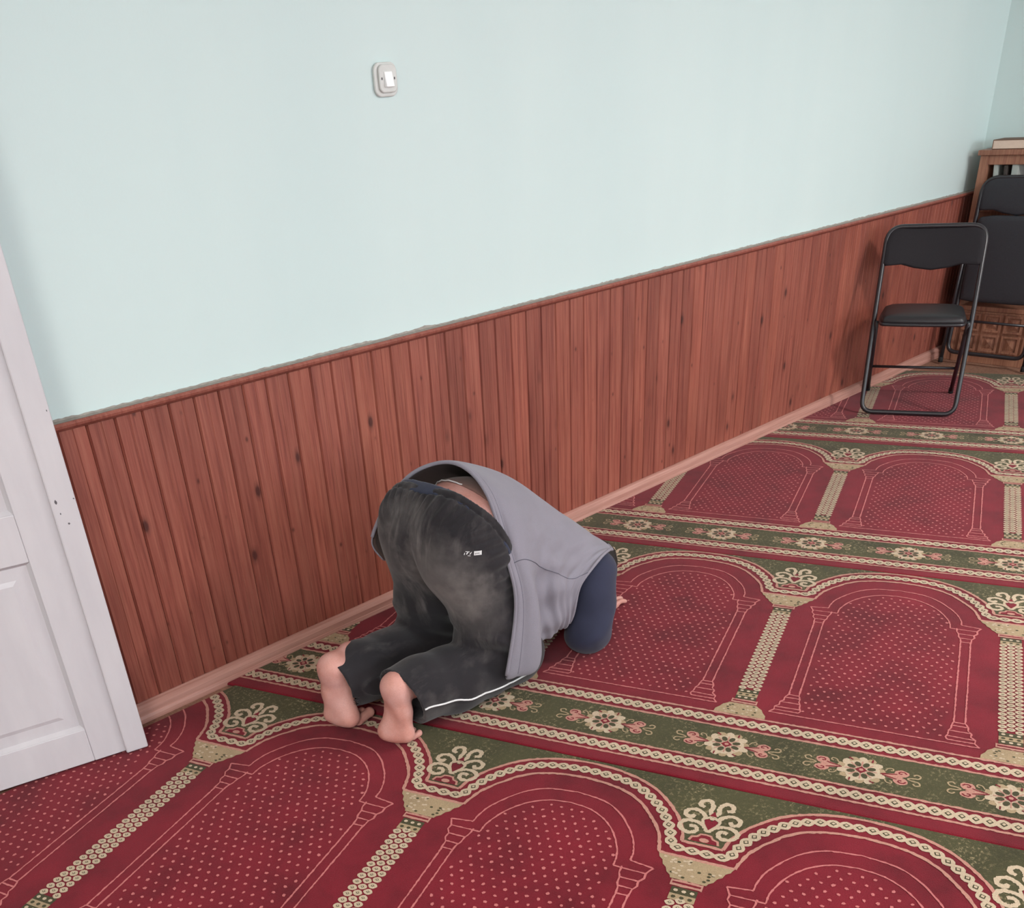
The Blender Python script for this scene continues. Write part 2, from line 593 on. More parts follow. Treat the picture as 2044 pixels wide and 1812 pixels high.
def chain(mb, path, L=0.0297, W=0.029):
    path = [np.array(p, float) for p in path]
    seg = [np.linalg.norm(b - a) for a, b in zip(path[:-1], path[1:])]
    cum = np.concatenate([[0], np.cumsum(seg)])
    nlink = max(1, round(cum[-1] / L))
    step = cum[-1] / nlink
    for i in range(nlink):
        s = (i + 0.5) * step
        j = min(len(seg) - 1, int(np.searchsorted(cum, s) - 1))
        t = (path[j + 1] - path[j]) / seg[j]
        link(mb, path[j] + t * (s - cum[j]), math.atan2(t[1], t[0]), step * 1.16, W)

def P_(l):
    return [(a * PN, b) for a, b in l]
def mirror(l):
    return l + [(PN - a, b) for a, b in l[::-1][1:]]
A_OUT = mirror([tuple(q) for q in catmull(P_([(.0713, .8445), (.082, .882), (.115, .928), (.156, .966), (.205, 1.0), (.253, 1.024), (.31, 1.043), (.38, 1.057), (.44, 1.064), (.5, 1.066)]), 3)])
A_IN = mirror([tuple(q) for q in catmull(P_([(.128, .790), (.137, .815), (.152, .848), (.175, .877), (.203, .903), (.253, .944), (.318, .975), (.40, .993), (.5, 1.0)]), 4)])
A_MID = mirror([tuple(q) for q in catmull(P_([(.100, .822), (.112, .852), (.138, .895), (.18, .940), (.228, .974), (.28, 1.002), (.35, 1.022), (.43, 1.031), (.5, 1.033)]), 4)])

def to_mesh(mb, name):
    me = bpy.data.meshes.new(name)
    me.from_pydata(mb.v, [], mb.f)
    for p, k in zip(me.polygons, mb.mi):
        p.material_index = k
    for m in CM:
        me.materials.append(m)
    bm = bmesh.new(); bm.from_mesh(me)
    for f in bm.faces:
        f.normal_update()
        if f.normal.z < 0:
            f.normal_flip()
    bm.to_mesh(me); bm.free()
    return me

# arch border of one niche
mb = MB()
ribbon(mb, dense(A_OUT, .007), .0085, PINK, .0009, .25)
ribbon(mb, dense(A_IN, .007), .0085, PINK, .0009, .25)
ribbon(mb, dense(P_([(0, .8445), (.0713, .8445)]), .008), .0085, PINK, .0009, .2)
ribbon(mb, dense(P_([(.9287, .8445), (1, .8445)]), .008), .0085, PINK, .0009, .2)
chain(mb, P_([(0, .817), (.100, .819)]), .029, .028)
chain(mb, A_MID, .0285, .030)
chain(mb, P_([(.900, .819), (1, .817)]), .029, .028)
ME_ARCH = to_mesh(mb, 'arch_border')
# green ground behind the arches
def green_mesh(vtop):
    mb = MB()
    path = P_([(0, .8445)]) + A_OUT + P_([(1, .8445)])
    vs, fs = [], []
    for a, b in path:
        vs += [(a, b, .0004), (a, vtop, .0004)]
    for i in range(len(path) - 1):
        fs.append((2 * i, 2 * i + 2, 2 * i + 3, 2 * i + 1))
    mb.add(vs, fs, GREEN)
    return to_mesh(mb, 'green_ground')
# column between two niches (u = 0)
mb = MB()
prof = [(.104, .0), (.102, .016), (.088, .030), (.080, .044), (.066, .052), (.056, .060)]
poly(mb, [(-a * PN, b) for a, b in prof] + [(a * PN, b) for a, b in prof[::-1]], TAN, .0009)
for k in range(26):
    vv = random.uniform(.006, .054)
    hw_ = (.098 - .8 * vv) * PN
    blob(mb, (random.uniform(-hw_, hw_), vv), .004, .003, CREAM if k % 3 else DARK, .0014, 6)
for vv in (.074, .703):
    ribbon(mb, dense([(-.053 * PN, vv), (.053 * PN, vv)], .006), .020, PINK, .0009)
    ribbon(mb, dense([(-.047 * PN, vv), (.047 * PN, vv)], .006), .006, RED, .0014)
for (a, b, c) in ((.086, .104, DARK), (.104, .122, TAN), (.122, .142, DARK), (.668, .690, DARK), (.648, .668, TAN)):
    poly(mb, [(-.043 * PN, a), (.043 * PN, a), (.043 * PN, b), (-.043 * PN, b)], c, .0008)
    for q in (-1, 0, 1):
        blob(mb, (q * .027 * PN, (a + b) / 2), .0055, .0048, CREAM if c == DARK else DARK, .0013, 6)
vv = .150
r_i = 0
while vv < .648:
    for q in (-1, 0, 1):
        link(mb, (q * .0305 * PN, vv + (.0105 if q == 0 else 0)), 0, .0225, .0185, .85)
    vv += .0212
    r_i += 1
prof = [(.060, .714), (.064, .722), (.078, .730), (.086, .744), (.100, .752), (.106, .766), (.120, .774), (.128, .790)]
poly(mb, [(-a * PN, b) for a, b in prof] + [(a * PN, b) for a, b in prof[::-1]], TAN, .0009)
for k in range(30):
    vv = random.uniform(.722, .783)
    hw_ = (.058 + (vv - .715) * .85) * PN
    blob(mb, (random.uniform(-hw_, hw_), vv), .0045, .0035, CREAM if k % 3 else DARK, .0014, 6)
ribbon(mb, dense([(-.128 * PN, .790), (.128 * PN, .790)], .007), .008, PINK, .0012, .2)
ME_COL = to_mesh(mb, 'column')
# line drawing inside a niche
mb = MB()
def ln(pts, w=.0042):
    ribbon(mb, dense(P_(pts), .006), w, LINE, .0008, .35)
ln([(.107, .045), (.893, .045)])
for s in (0, 1):
    def X(l):
        return [(1 - a if s else a, b) for a, b in l]
    ln(X([(.162, .152), (.162, .622)]))
    ln(X([(.203, .152), (.203, .622)]))
    L = [(.107, .045), (.124, .062), (.122, .078), (.139, .090), (.137, .108), (.150, .118), (.150, .135), (.160, .152)]
    Rr = [(.222, .062), (.228, .072), (.220, .088), (.219, .106), (.211, .120), (.211, .134), (.204, .152)]
    ln(X(L)); ln(X(Rr))
    for a, b in (((.124, .062), (.222, .062)), ((.122, .078), (.225, .080)), ((.137, .108), (.217, .108)), ((.150, .135), (.210, .135)), ((.160, .152), (.204, .152))):
        ln(X([a, b]))
    L = [(.122, .729), (.139, .706), (.136, .690), (.150, .676), (.148, .660), (.159, .646), (.161, .622)]
    Rr = [(.224, .712), (.222, .690), (.214, .672), (.213, .656), (.205, .643), (.203, .622)]
    ln(X(L)); ln(X(Rr))
    for a, b in (((.122, .729), (.205, .737)), ((.139, .706), (.252, .707)), ((.148, .676), (.216, .676)), ((.158, .648), (.207, .648)), ((.161, .624), (.203, .624))):
        ln(X([a, b]))
for arch in ([(.205, .737), (.208, .765), (.226, .805), (.262, .848), (.315, .892), (.39, .924), (.5, .936)], [(.252, .707), (.254, .735), (.270, .772), (.303, .815), (.35, .852), (.42, .881), (.5, .890)]):
    c = mirror([tuple(q) for q in catmull(P_(arch), 6)])
    ribbon(mb, dense(c, .006), .0042, LINE, .0008, .35)
ME_NICHE = to_mesh(mb, 'niche_outline')
# dots
inner = P_([(.252, .707), (.254, .735), (.270, .772), (.303, .815), (.35, .852), (.42, .881), (.5, .890)])
def arch_top(u):
    u = u if u < PN / 2 else PN - u
    for (a, b), (c, d) in zip(inner[:-1], inner[1:]):
        if a <= u <= c:
            return b + (d - b) * (u - a) / (c - a + 1e-9)
    return .60
mb = MB()
row = 0
vv = .074
while vv < .885:
    k = 0
    uu = (.2175 if row % 2 else .2372) * PN
    while uu < .785 * PN:
        lim = .236 if vv < .16 else (.221 if vv < .61 else .232)
        if lim * PN <= uu <= (1 - lim) * PN and (vv < .60 or vv < arch_top(uu) - .016 or (vv < .70 and .26 * PN < uu < .74 * PN)):
            blob(mb, (uu + random.uniform(-.001, .001), vv + random.uniform(-.001, .001)), .0049, .0042, LINE, .0009, 5, random.random() * 3, .3)
        uu += .0395 * PN
    vv += .0247
    row += 1
ME_DOTS = to_mesh(mb, 'dot_field')
# scroll motif above a column
mb = MB()
C0 = .928
def scr(pts, w=.0115):
    for s in (-1, 1):
        c = catmull([(s * a, C0 + b) for a, b in pts], 6)
        ribbon(mb, c, w, CREAM, .0010, .22)
scr([(0, .026), (-.010, .046), (-.008, .068), (-.020, .086), (-.036, .081), (-.039, .065), (-.027, .058)])
scr([(-.012, .014), (-.026, .034), (-.046, .043), (-.063, .033), (-.063, .016), (-.049, .011), (-.042, .022)])
scr([(0, -.032), (-.014, -.012), (-.034, -.002), (-.057, -.005), (-.068, -.022), (-.059, -.041), (-.038, -.047), (-.025, -.034), (-.032, -.021), (-.045, -.024)])
scr([(0, -.034), (-.014, -.008), (-.020, .012), (-.006, .024)], .007)
for s_ in (-1, 1):
    poly(mb, [(0, C0 - .026), (s_ * .013, C0 - .004), (s_ * .016, C0 + .010), (s_ * .006, C0 + .016), (0, C0 + .008)], RED, .0016)
poly(mb, [(-.009, C0 + .028), (.009, C0 + .028), (0, C0 + .048)], RED, .0014)
blob(mb, (0, C0 + .018), .007, .006, CREAM, .0017, 6)
fl_ = [(-.034, -.074), (-.030, -.060), (-.018, -.056), (-.012, -.046), (0, -.044), (.012, -.046), (.018, -.056), (.030, -.060), (.034, -.074)]
poly(mb, [(a, C0 + b) for a, b in fl_], RED, .0009)
ribbon(mb, [(a, C0 + b) for a, b in fl_], .006, PINK, .0013)
blob(mb, (0, C0 - .066), .012, .008, PINK, .0016, 8)
ME_SCROLL = to_mesh(mb, 'scroll_motif')
# flower of the band
mb = MB()
V0 = -.153
for k in range(14):
    a = 2 * math.pi * (k + .5) / 14
    blob(mb, (.043 * math.cos(a), V0 + .043 * math.sin(a)), .017, .0125, CREAM if k % 2 else TAN, .0009 + .0001 * (k % 2), 9, a, .12)
blob(mb, (0, V0), .044, .044, CREAM, .0012, 16, 0, .05)
for k in range(8):
    a = 2 * math.pi * (k + .5) / 8
    blob(mb, (.026 * math.cos(a), V0 + .026 * math.sin(a)), .011, .0075, DARK, .0016, 8, a)
    ribbon(mb, [(.012 * math.cos(a + .39), V0 + .012 * math.sin(a + .39)), (.038 * math.cos(a + .39), V0 + .038 * math.sin(a + .39))], .003, PINK, .0018)
for k in range(6):
    a = 2 * math.pi * k / 6
    ribbon(mb, [(.046 * math.cos(a), V0 + .046 * math.sin(a)), (.058 * math.cos(a + .1), V0 + .058 * math.sin(a + .1))], .004, RED, .0018)
blob(mb, (0, V0), .015, .015, RED, .0020, 4)
blob(mb, (0, V0), .006, .006, PINK, .0024, 6)
for s in (-1, 1):
    poly(mb, [(s * .050, V0 + .003), (s * .050, V0 - .003), (s * .080, V0 - .014), (s * .100, V0), (s * .080, V0 + .014)], PINK, .0009)
    for t in (-1, 1):
        blob(mb, (s * .094, V0 + t * .017), .018, .0145, PINK, .0011, 12, 0, .08)
        sp = [(s * (.094 + (.012 - .0016 * k) * math.cos(.9 * k)), V0 + t * (.017 + (.010 - .0014 * k) * math.sin(.9 * k))) for k in range(7)]
        ribbon(mb, sp, .0038, RED, .0015)
        ribbon(mb, [(s * .050, V0 + t * .002), (s * .072, V0 + t * .007), (s * .084, V0 + t * .011)], .0035, RED, .0015)
        ribbon(mb, catmull([(s * .056, V0 + t * .018), (s * .062, V0 + t * .030), (s * .072, V0 + t * .032), (s * .074, V0 + t * .024), (s * .068, V0 + t * .022)], 4), .0036, TAN, .0010)
        ribbon(mb, catmull([(s * .108, V0 + t * .001), (s * .120, V0 + t * .006), (s * .134, V0 + t * .008), (s * .138, V0 + t * .019), (s * .128, V0 + t * .024), (s * .122, V0 + t * .017)], 4), .0042, TAN, .0010)
ME_FLOWER = to_mesh(mb, 'band_flower')
# straight chain borders of one niche width
ME_BAND = []
for lo_, hi_, mid in ((-.0045, -.0705, -.0375), (-.2320, -.2910, -.2620)):
    mb = MB()
    for vv in (lo_, hi_):
        ribbon(mb, dense([(0, vv), (PN, vv)], .007), .0078, PINK, .0010, .3)
    chain(mb, [(0, mid), (PN, mid)], .0297, .0375)
    ME_BAND.append(to_mesh(mb, 'chain_border'))

def clip_place(name, me, root, off, ylim, xlim=None):
    M = root.matrix_basis @ Matrix.Translation(off)
    co = np.empty(len(me.vertices) * 3, np.float32)
    me.vertices.foreach_get('co', co)
    co = co.reshape(-1, 3)
    Mn = np.array(M)
    wy = co @ Mn[1, :3] + Mn[1, 3]
    if wy.min() > ylim:
        return None
    wx = co @ Mn[0, :3] + Mn[0, 3]
    if xlim is not None and wx.min() > xlim:
        return None
    if wy.max() > ylim or (xlim is not None and wx.max() > xlim):
        bm = bmesh.new()
        bm.from_mesh(me)
        Mi = M.inverted()
        bmesh.ops.bisect_plane(bm, geom=bm.verts[:] + bm.edges[:] + bm.faces[:], plane_co=Mi @ Vector((0, ylim, 0)), plane_no=(Mi.to_3x3() @ Vector((0, 1, 0))), clear_outer=True)
        if xlim is not None:
            bmesh.ops.bisect_plane(bm, geom=bm.verts[:] + bm.edges[:] + bm.faces[:], plane_co=Mi @ Vector((xlim, 0, 0)), plane_no=(Mi.to_3x3() @ Vector((1, 0, 0))), clear_outer=True)
        if not bm.faces:
            bm.free()
            return None
        me = me.copy()
        bm.to_mesh(me)
        bm.free()
    o = add_obj(name, me, (), root)
    o.location = off
    return o

ROW_LABEL = {-1: 'red carpet roll of arched niches nearest the camera, below the frame',
             0: 'red and green carpet roll of arched niches under the bare feet',
             1: 'red and green carpet roll of arched niches under the kneeling person\'s head',
             2: 'red and green carpet roll of arched niches in front of the folding chair',
             3: 'red and green carpet roll of arched niches under the folding chair'}
for r in (-1, 0, 1, 2, 3):
    ylim = D - 0.031 - (0.034 if r < 1 else 0.0)
    vtop = (ROWV[r + 1] - ROWV[r] + VB - .004) if r < 3 else 1.085
    gm = green_mesh(vtop - .001)
    u_lo, u_hi = -4 * PN, 6 * PN
    base = Matrix.Rotation(TH, 4, 'Z')
    eu = Vector((math.cos(TH), math.sin(TH), 0)); ev = Vector((-eu.y, eu.x, 0))
    base.translation = eu * ROWU[r] + ev * ROWV[r]
    # slab with a rolled front edge that wavers a little
    mb = MB()
    n = 240
    prof = [(VB + .003, -.0095), (VB, -.0065), (VB + .001, -.0025), (VB + .005, -.0005), (VB + .012, 0.0), (vtop - .002, 0.0), (vtop, -.002), (vtop, -.0095)]
    vs, fs = [], []
    ph = r * 1.7
    for i in range(n + 1):
        uu = u_lo + (u_hi - u_lo) * i / n
        wob = .0035 * math.sin(uu * 2.1 + ph) + .002 * math.sin(uu * 7.3 + 2 * ph)
        for j, (a, b) in enumerate(prof):
            vs.append((uu, a + (max(wob, -.0025) if j < 5 else 0), b))
    m = len(prof)
    for i in range(n):
        for j in range(m):
            k = (j + 1) % m
            fs.append((i * m + j, i * m + k, (i + 1) * m + k, (i + 1) * m + j))
    mb.add(vs, fs)
    me = bpy.data.meshes.new('prayer_carpet')
    me.from_pydata(mb.v, [], mb.f)
    bm = bmesh.new(); bm.from_mesh(me)
    Mi = base.inverted()
    bmesh.ops.bisect_plane(bm, geom=bm.verts[:] + bm.edges[:] + bm.faces[:], plane_co=Mi @ Vector((0, ylim, 0)), plane_no=(Mi.to_3x3() @ Vector((0, 1, 0))), clear_outer=True)
    if r == 3:
        bmesh.ops.bisect_plane(bm, geom=bm.verts[:] + bm.edges[:] + bm.faces[:], plane_co=Mi @ Vector((XLIM, 0, 0)), plane_no=(Mi.to_3x3() @ Vector((1, 0, 0))), clear_outer=True)
    es = [e for e in bm.edges if e.is_boundary]
    bmesh.ops.holes_fill(bm, edges=es)
    bmesh.ops.recalc_face_normals(bm, faces=bm.faces)
    bm.to_mesh(me); bm.free()
    root = add_obj('prayer_carpet', me, [M_RED], label=ROW_LABEL[r], cat='carpet', group='rolls of prayer carpet')
    root.matrix_basis = base
    # green flower band, one long piece
    mb = MB()
    mb.add([(u_lo, -.0705, .0004), (u_hi, -.0705, .0004), (u_hi, -.232, .0004), (u_lo, -.232, .0004)], [(3, 2, 1, 0)], GREEN)
    clip_place('flower_band', to_mesh(mb, 'flower_band'), root, Vector((0, 0, 0)), ylim, XLIM if r == 3 else None)
    for c in range(-4, 5):
        ctr = base @ Vector(((c + .5) * PN, .4, 0))
        if ctr.y < -1.3 or (r >= 1 and ctr.y < -0.1 + 0.25 * r) or (r == 0 and ctr.y < -0.75):
            continue
        off = Vector((c * PN, 0, 0))
        if (r == -1 and ctr.y < -0.6) or (r == 3 and c > 1):
            continue
        for nm, me in (('green_ground', gm), ('arch_border', ME_ARCH), ('column', ME_COL), ('niche_outline', ME_NICHE), ('dot_field', ME_DOTS), ('scroll_motif', ME_SCROLL), ('chain_border', ME_BAND[0]), ('chain_border', ME_BAND[1]), ('band_flower', ME_FLOWER)):
            o = clip_place(nm, me, root, off, ylim, XLIM if r == 3 else None)
            if o and nm == 'dot_field':
                o['kind'] = 'stuff'
        clip_place('band_flower', ME_FLOWER, root, off + Vector((PN / 2, 0, 0)), ylim, XLIM if r == 3 else None)

# ------------------------------------------------------------------ door leaf (stands open against the wall)
DA = math.radians(-14.51)
door = empty('door_leaf', (0.4440, 2.4338, 0.0), DA, label='white panelled door leaf standing open against the wall', cat='door')
# local x along the leaf (s), local y = into the wall side, z up; visible face is y = 0
S0, S1, ZB, ZT = -0.196, 0.338, 0.008, 2.04
TK = 0.038
def leaf(parent, s0, s1, y0, sx=1):
    def B(nm, a, b, za, zb, ya=0.0, yb=TK, bev=.0025, **k):
        m = MB()
        m.box((min(a, b), y0 + ya, za), (max(a, b), y0 + yb, zb))
        return m.build(nm, M_DOOR, parent, bevel=bev, **k)
    st = 0.088
    B('stile', s0, s0 + st, ZB, ZT)
    B('stile', s1 - st, s1, ZB, ZT)
    zs = [(ZB, .113), (.607, .731), (1.22, 1.34), (1.93, ZT)]
    for a, b in zs:
        B('rail', s0 + st, s1 - st, a, b, .0006)
    for (a, b) in ((.113, .607), (.731, 1.22), (1.34, 1.93)):
        x0, x1 = s0 + st, s1 - st
        m = MB()
        # recessed panel with a sloping raised field
        e, q = .041, .012
        ring = [(x0, a), (x1, a), (x1, b), (x0, b)]
        i1 = [(x0 + e, a + e), (x1 - e, a + e), (x1 - e, b - e), (x0 + e, b - e)]
        i2 = [(x0 + e + q, a + e + q), (x1 - e - q, a + e + q), (x1 - e - q, b - e - q), (x0 + e + q, b - e - q)]
        yr, yf = y0 + .0145, y0 + .0085
        vs = [(p[0], yr, p[1]) for p in ring] + [(p[0], yr - .0015, p[1]) for p in i1] + [(p[0], yf, p[1]) for p in i2] + [(p[0], y0 + TK - .012, p[1]) for p in ring]
        fs = [(k, (k + 1) % 4, 4 + (k + 1) % 4, 4 + k) for k in range(4)] + [(4 + k, 4 + (k + 1) % 4, 8 + (k + 1) % 4, 8 + k) for k in range(4)] + [(8, 9, 10, 11), (15, 14, 13, 12)]
        fs += [(12 + k, 12 + (k + 1) % 4, (k + 1) % 4, k) for k in range(4)]
        m.add(vs, fs)
        m.build('panel', M_DOOR, parent)
        # bevelled bead round the panel
        bd = MB()
        w = .009
        o4, n4 = [(x0, a), (x1, a), (x1, b), (x0, b)], [(x0 + w, a + w), (x1 - w, a + w), (x1 - w, b - w), (x0 + w, b - w)]
        vs = [(p[0], y0 + .002, p[1]) for p in o4] + [(p[0], y0 + .0142, p[1]) for p in n4]
        bd.add(vs, [(k, (k + 1) % 4, 4 + (k + 1) % 4, 4 + k) for k in range(4)])
        bd.build('bead', M_DOOR, parent)
leaf(door, S0, S1, 0.0)
m = MB()
m.box((S1 - .003, -.011, .0045), (S1 + .0575, .014, ZT))
strip = m.build('cover_strip', M_DOOR, door, bevel=.004)
for (s, z, a, b) in ((.349, .742, .0035, .006), (.352, .712, .0018, .003), (.364, .684, .0030, .003), (.391, .742, .002, .002), (.389, .955, .0012, .003)):
    m = MB()
    vs = [(s + a * math.cos(k * .785) * random.uniform(.7, 1.1), -.0114, z + b * math.sin(k * .785) * random.uniform(.7, 1.1)) for k in range(8)]
    vs += [(p[0], -.0108, p[2]) for p in vs]
    m.add(vs, [tuple(range(7, -1, -1)), tuple(range(8, 16))] + [(k, (k + 1) % 8, 8 + (k + 1) % 8, 8 + k) for k in range(8)])
    m.build('paint_chip', M_CHIP, strip)
door2 = empty('door_leaf', (-0.75 + 0.196, WY + 0.02, 0.0), 0, label='white panelled door leaf closed in the frame, outside the view', cat='door')
leaf(door2, S0, S1 - .07, 0.0)

# ------------------------------------------------------------------ light switch
sw = empty('light_switch', (2.073, WY, 1.5655), 0, label='white light switch with rounded plate on the mint wall', cat='switch')
def rrect(w, h, r, n=6):
    out = []
    for cx, cy, a0 in ((w / 2 - r, h / 2 - r, 0), (-w / 2 + r, h / 2 - r, 90), (-w / 2 + r, -h / 2 + r, 180), (w / 2 - r, -h / 2 + r, 270)):
        for k in range(n + 1):
            a = math.radians(a0 + 90 * k / n)
            out.append((cx + r * math.cos(a), cy + r * math.sin(a)))
    return out
m = MB()
m.prism(rrect(.083, .083, .022), 1, -.010, -.0005)
m.build('back_plate', M_SWB, sw, bevel=.003)
m = MB()
m.prism([(a + .002, b + .002) for a, b in rrect(.064, .068, .016)], 1, -.018, -.0102)
m.build('cover', M_SWB, sw, bevel=.003)
m = MB()
vs = [(-.0135, -.0182, -.019), (.0165, -.0182, -.019), (.0165, -.0182, .019), (-.0135, -.0182, .019), (-.0125, -.0280, -.018), (.0155, -.0280, -.018), (.0155, -.0205, .018), (-.0125, -.0205, .018)]
m.add(vs, [(3, 2, 1, 0), (4, 5, 6, 7), (0, 1, 5, 4), (1, 2, 6, 5), (2, 3, 7, 6), (3, 0, 4, 7)])
m.build('rocker', M_SWR, sw, bevel=.0015)
for s in (-.0215, .0245):
    m = MB()
    m.prism([(s + .0022 * math.cos(k * .785), .002 + .0035 * math.sin(k * .785)) for k in range(8)], 1, -.0188, -.0181)
    m.build('screw', M_CHIP, sw)

# ------------------------------------------------------------------ folding chairs
def chair_frame(root, pts, closed, r=.0112, nm='frame_tube', fr=.05):
    m = MB()
    m.tube(fillet(pts, fr, 7, closed), r, 12, 0, closed)
    return m.build(nm, M_BLKM, root, smooth=True)

def pad(root, nm, outline, front, back, mat, thick=.012, puff=.010):
    """cushion: outline in local (a,b) mapped by front(a,b,d) where d is the distance out of the pad plane"""
    n = len(outline)
    cx = sum(p[0] for p in outline) / n
    cy = sum(p[1] for p in outline) / n
    rings = [(1.0, -thick), (1.0, 0.0), (.97, puff * .55), (.88, puff * .85), (.6, puff), (.25, puff * 1.05)]
    vs, fs = [], []
    for k, (s, d) in enumerate(rings):
        vs += [front(cx + (p[0] - cx) * s, cy + (p[1] - cy) * s, d) for p in outline]
    for k in range(len(rings) - 1):
        for i in range(n):
            fs.append((k * n + i, k * n + (i + 1) % n, (k + 1) * n + (i + 1) % n, (k + 1) * n + i))
    fs.append(tuple((len(rings) - 1) * n + i for i in range(n)))
    fs.append(tuple(range(n - 1, -1, -1)))
    m = MB()
    m.add(vs, fs)
    return m.build(nm, mat, root, smooth=True)

def back_outline(w, z0, z1):
    top = [(w, z0 + .012), (w, z1 - .07), (w - .012, z1 - .03), (w - .045, z1 - .006), (w - .09, z1)]
    o = [(a, b) for a, b in top] + [(-a, b) for a, b in top[::-1]]
    bot = [(-w + .012, z0), (-w * .62, z0 + .004), (-w * .35, z0 - .012), (0, z0 - .022), (w * .35, z0 - .012), (w * .62, z0 + .004), (w - .012, z0)]
    return [tuple(p) for p in o + bot]

# opened chair (faces the camera side); local x = along the front bar, y = towards its rear
chair = empty('folding_chair', (4.915, 2.068, 0.0022), -1.152, label='open black folding chair with padded seat on the red carpet', cat='chair')
W2 = .218
Yf, Ys, Yt = .012, .150, .300
front = [(-W2, Yf, .012), (-W2 - .004, Ys, .455), (-W2 - .004, Yt, .835), (W2 + .004, Yt, .835), (W2 + .004, Ys, .455), (W2, Yf, .012)]
def chair_loop():
    pts = [Vector(p) for p in front]
    out = []
    m = len(pts)
    radii = [.055, .12, .075, .075, .12, .055]
    for i in range(m):
        a, b, c = pts[i - 1], pts[i], pts[(i + 1) % m]
        d1, d2 = a - b, c - b
        rr = min(radii[i], d1.length * .48, d2.length * .48)
        s, e = b + d1.normalized() * rr, b + d2.normalized() * rr
        for k in range(8):
            t = k / 7
            out.append(s * (1 - t) ** 2 + b * 2 * t * (1 - t) + e * t * t)
    return out
m = MB()
m.tube(chair_loop(), .0112, 12, 0, True)
m.build('front_frame', M_BLKM, chair, smooth=True)
for s in (-1, 1):
    m = MB()
    m.tube([(s * (W2 - .010), .466, .014), (s * (W2 - .010), .335, .170), (s * (W2 - .010), .120, .425)], .0105, 10)
    leg = m.build('rear_leg', M_BLKM, chair, smooth=True)
    m = MB()
    m.tube([(s * (W2 - .010), .470, .0012), (s * (W2 - .010), .466, .026)], .0128, 10)
    m.build('rubber_foot', M_RUB, leg, smooth=True)
m = MB()
m.tube([(-W2 + .010, .345, .158), (W2 - .010, .345, .158)], .007, 8)
m.build('cross_bar', M_BLKM, chair, smooth=True)
seat_o = [tuple(q) for q in catmull([(.150, .010), (.186, .040), (.192, .20), (.180, .375), (.120, .420), (0, .428), (-.120, .420), (-.180, .375), (-.192, .20), (-.186, .040), (-.150, .010), (0, .000)], 5, True)]
pad(chair, 'seat', seat_o, lambda a, b, d: (a, b, .442 + .012 * (1 - b / .42) + d), None, M_VINYL, .016, .024)
m = MB()
m.tube([Vector((a * 1.0, b, .424 + .012 * (1 - b / .42))) for a, b in seat_o], .008, 8, 0, True)
m.build('seat_rim', M_BLKM, chair, smooth=True)
k_ = (Yt - Ys) / (.835 - .455)
pad(chair, 'backrest', [tuple(p) for p in back_outline(W2 + .004, .668, .842)], lambda a, b, d: (a, Ys + k_ * (b - .455) - d - .009 + .022 * (1 - (a / W2) ** 2), b), None, M_BACKV, .008, .009)

# folded chair leaning on the bookcase
fc = empty('folding_chair', (6.055, 2.165, 0.0), -1.5708, label='folded black chair leaning against the wooden bookcase', cat='chair')
def lean(z):
    return .075 * z / .96
def FP(a, z, dy=0.0):
    return (a, lean(z) + dy, z)
m = MB()
w = .212
loop = [FP(-w, .062), FP(-w, .5), FP(-w, .962), FP(w, .962), FP(w, .5), FP(w, .062)]
pts = [Vector(p) for p in loop]
out = []
for i, rr in enumerate((.05, .01, .085, .085, .01, .05)):
    a, b, c = pts[i - 1], pts[i], pts[(i + 1) % 6]
    d1, d2 = a - b, c - b
    s, e = b + d1.normalized() * rr, b + d2.normalized() * rr
    out += [s * (1 - t) ** 2 + b * 2 * t * (1 - t) + e * t * t for t in [k / 7 for k in range(8)]]
m.tube(out, .0112, 12, 0, True)
m.build('front_frame', M_BLKM, fc, smooth=True)
for s in (-1, 1):
    m = MB()
    m.tube([FP(s * .232, .012, -.012), FP(s * .228, .42, -.012), FP(s * .226, .70, -.010)], .0105, 10)
    leg = m.build('rear_leg', M_BLKM, fc, smooth=True)
    m = MB()
    m.tube([FP(s * .232, .0005, -.012), FP(s * .232, .030, -.012)], .0132, 10)
    m.build('rubber_foot', M_RUB, leg, smooth=True)
m = MB()
m.tube([FP(-.228, .238, -.012), FP(.228, .238, -.012)], .007, 8)
m.build('cross_bar', M_BLKM, fc, smooth=True)
so = [(a * 1.0, b + .345) for a, b in [tuple(q) for q in catmull([(.17, .0), (.200, .03), (.205, .21), (.195, .395), (.15, .43), (0, .435), (-.15, .43), (-.195, .395), (-.205, .21), (-.200, .03), (-.17, .0), (0, -.004)], 5, True)]]
pad(fc, 'seat', so, lambda a, b, d: (a, lean(b) - .016 - d, b), None, M_VINYLB, .016, .012)
pad(fc, 'backrest', [tuple(p) for p in back_outline(w - .002, .802, .966)], lambda a, b, d: (a, lean(b) - .004 - d, b), None, M_VINYLB, .010, .009)

# ------------------------------------------------------------------ bookcase and books
bc = empty('bookcase', (6.165, 1.80, FZ), 0, label='brown wooden bookcase with carved base in the far corner', cat='bookcase')
BY0, BY1, BD, BH = -.62, .635, .205, 1.100
def bcb(nm, lo, hi, bev=.003, parent=bc):
    mm = MB()
    mm.box(lo, hi)
    return mm.build(nm, M_CASE, parent, bevel=bev)
bcb('side_panel', (0, BY1 - .045, 0), (BD, BY1, BH - .026))
bcb('side_panel', (0, BY0, 0), (BD, BY0 + .045, BH - .026))
bcb('top_board', (-.012, BY0 - .01, BH - .0255), (BD, BY1 + .012, BH))
bcb('header', (.003, BY0 + .0455, BH - .072), (.02, BY1 - .0455, BH - .026))
bcb('shelf', (.004, BY0 + .0455, .80), (BD - .012, BY1 - .0455, .825))
bcb('shelf', (.004, BY0 + .0455, .52), (BD - .012, BY1 - .0455, .545))
bcb('shelf', (.004, BY0 + .0455, .285), (BD - .012, BY1 - .0455, .310))
bcb('back_panel', (BD - .0115, BY0 + .0455, .02), (BD, BY1 - .0455, BH - .026))
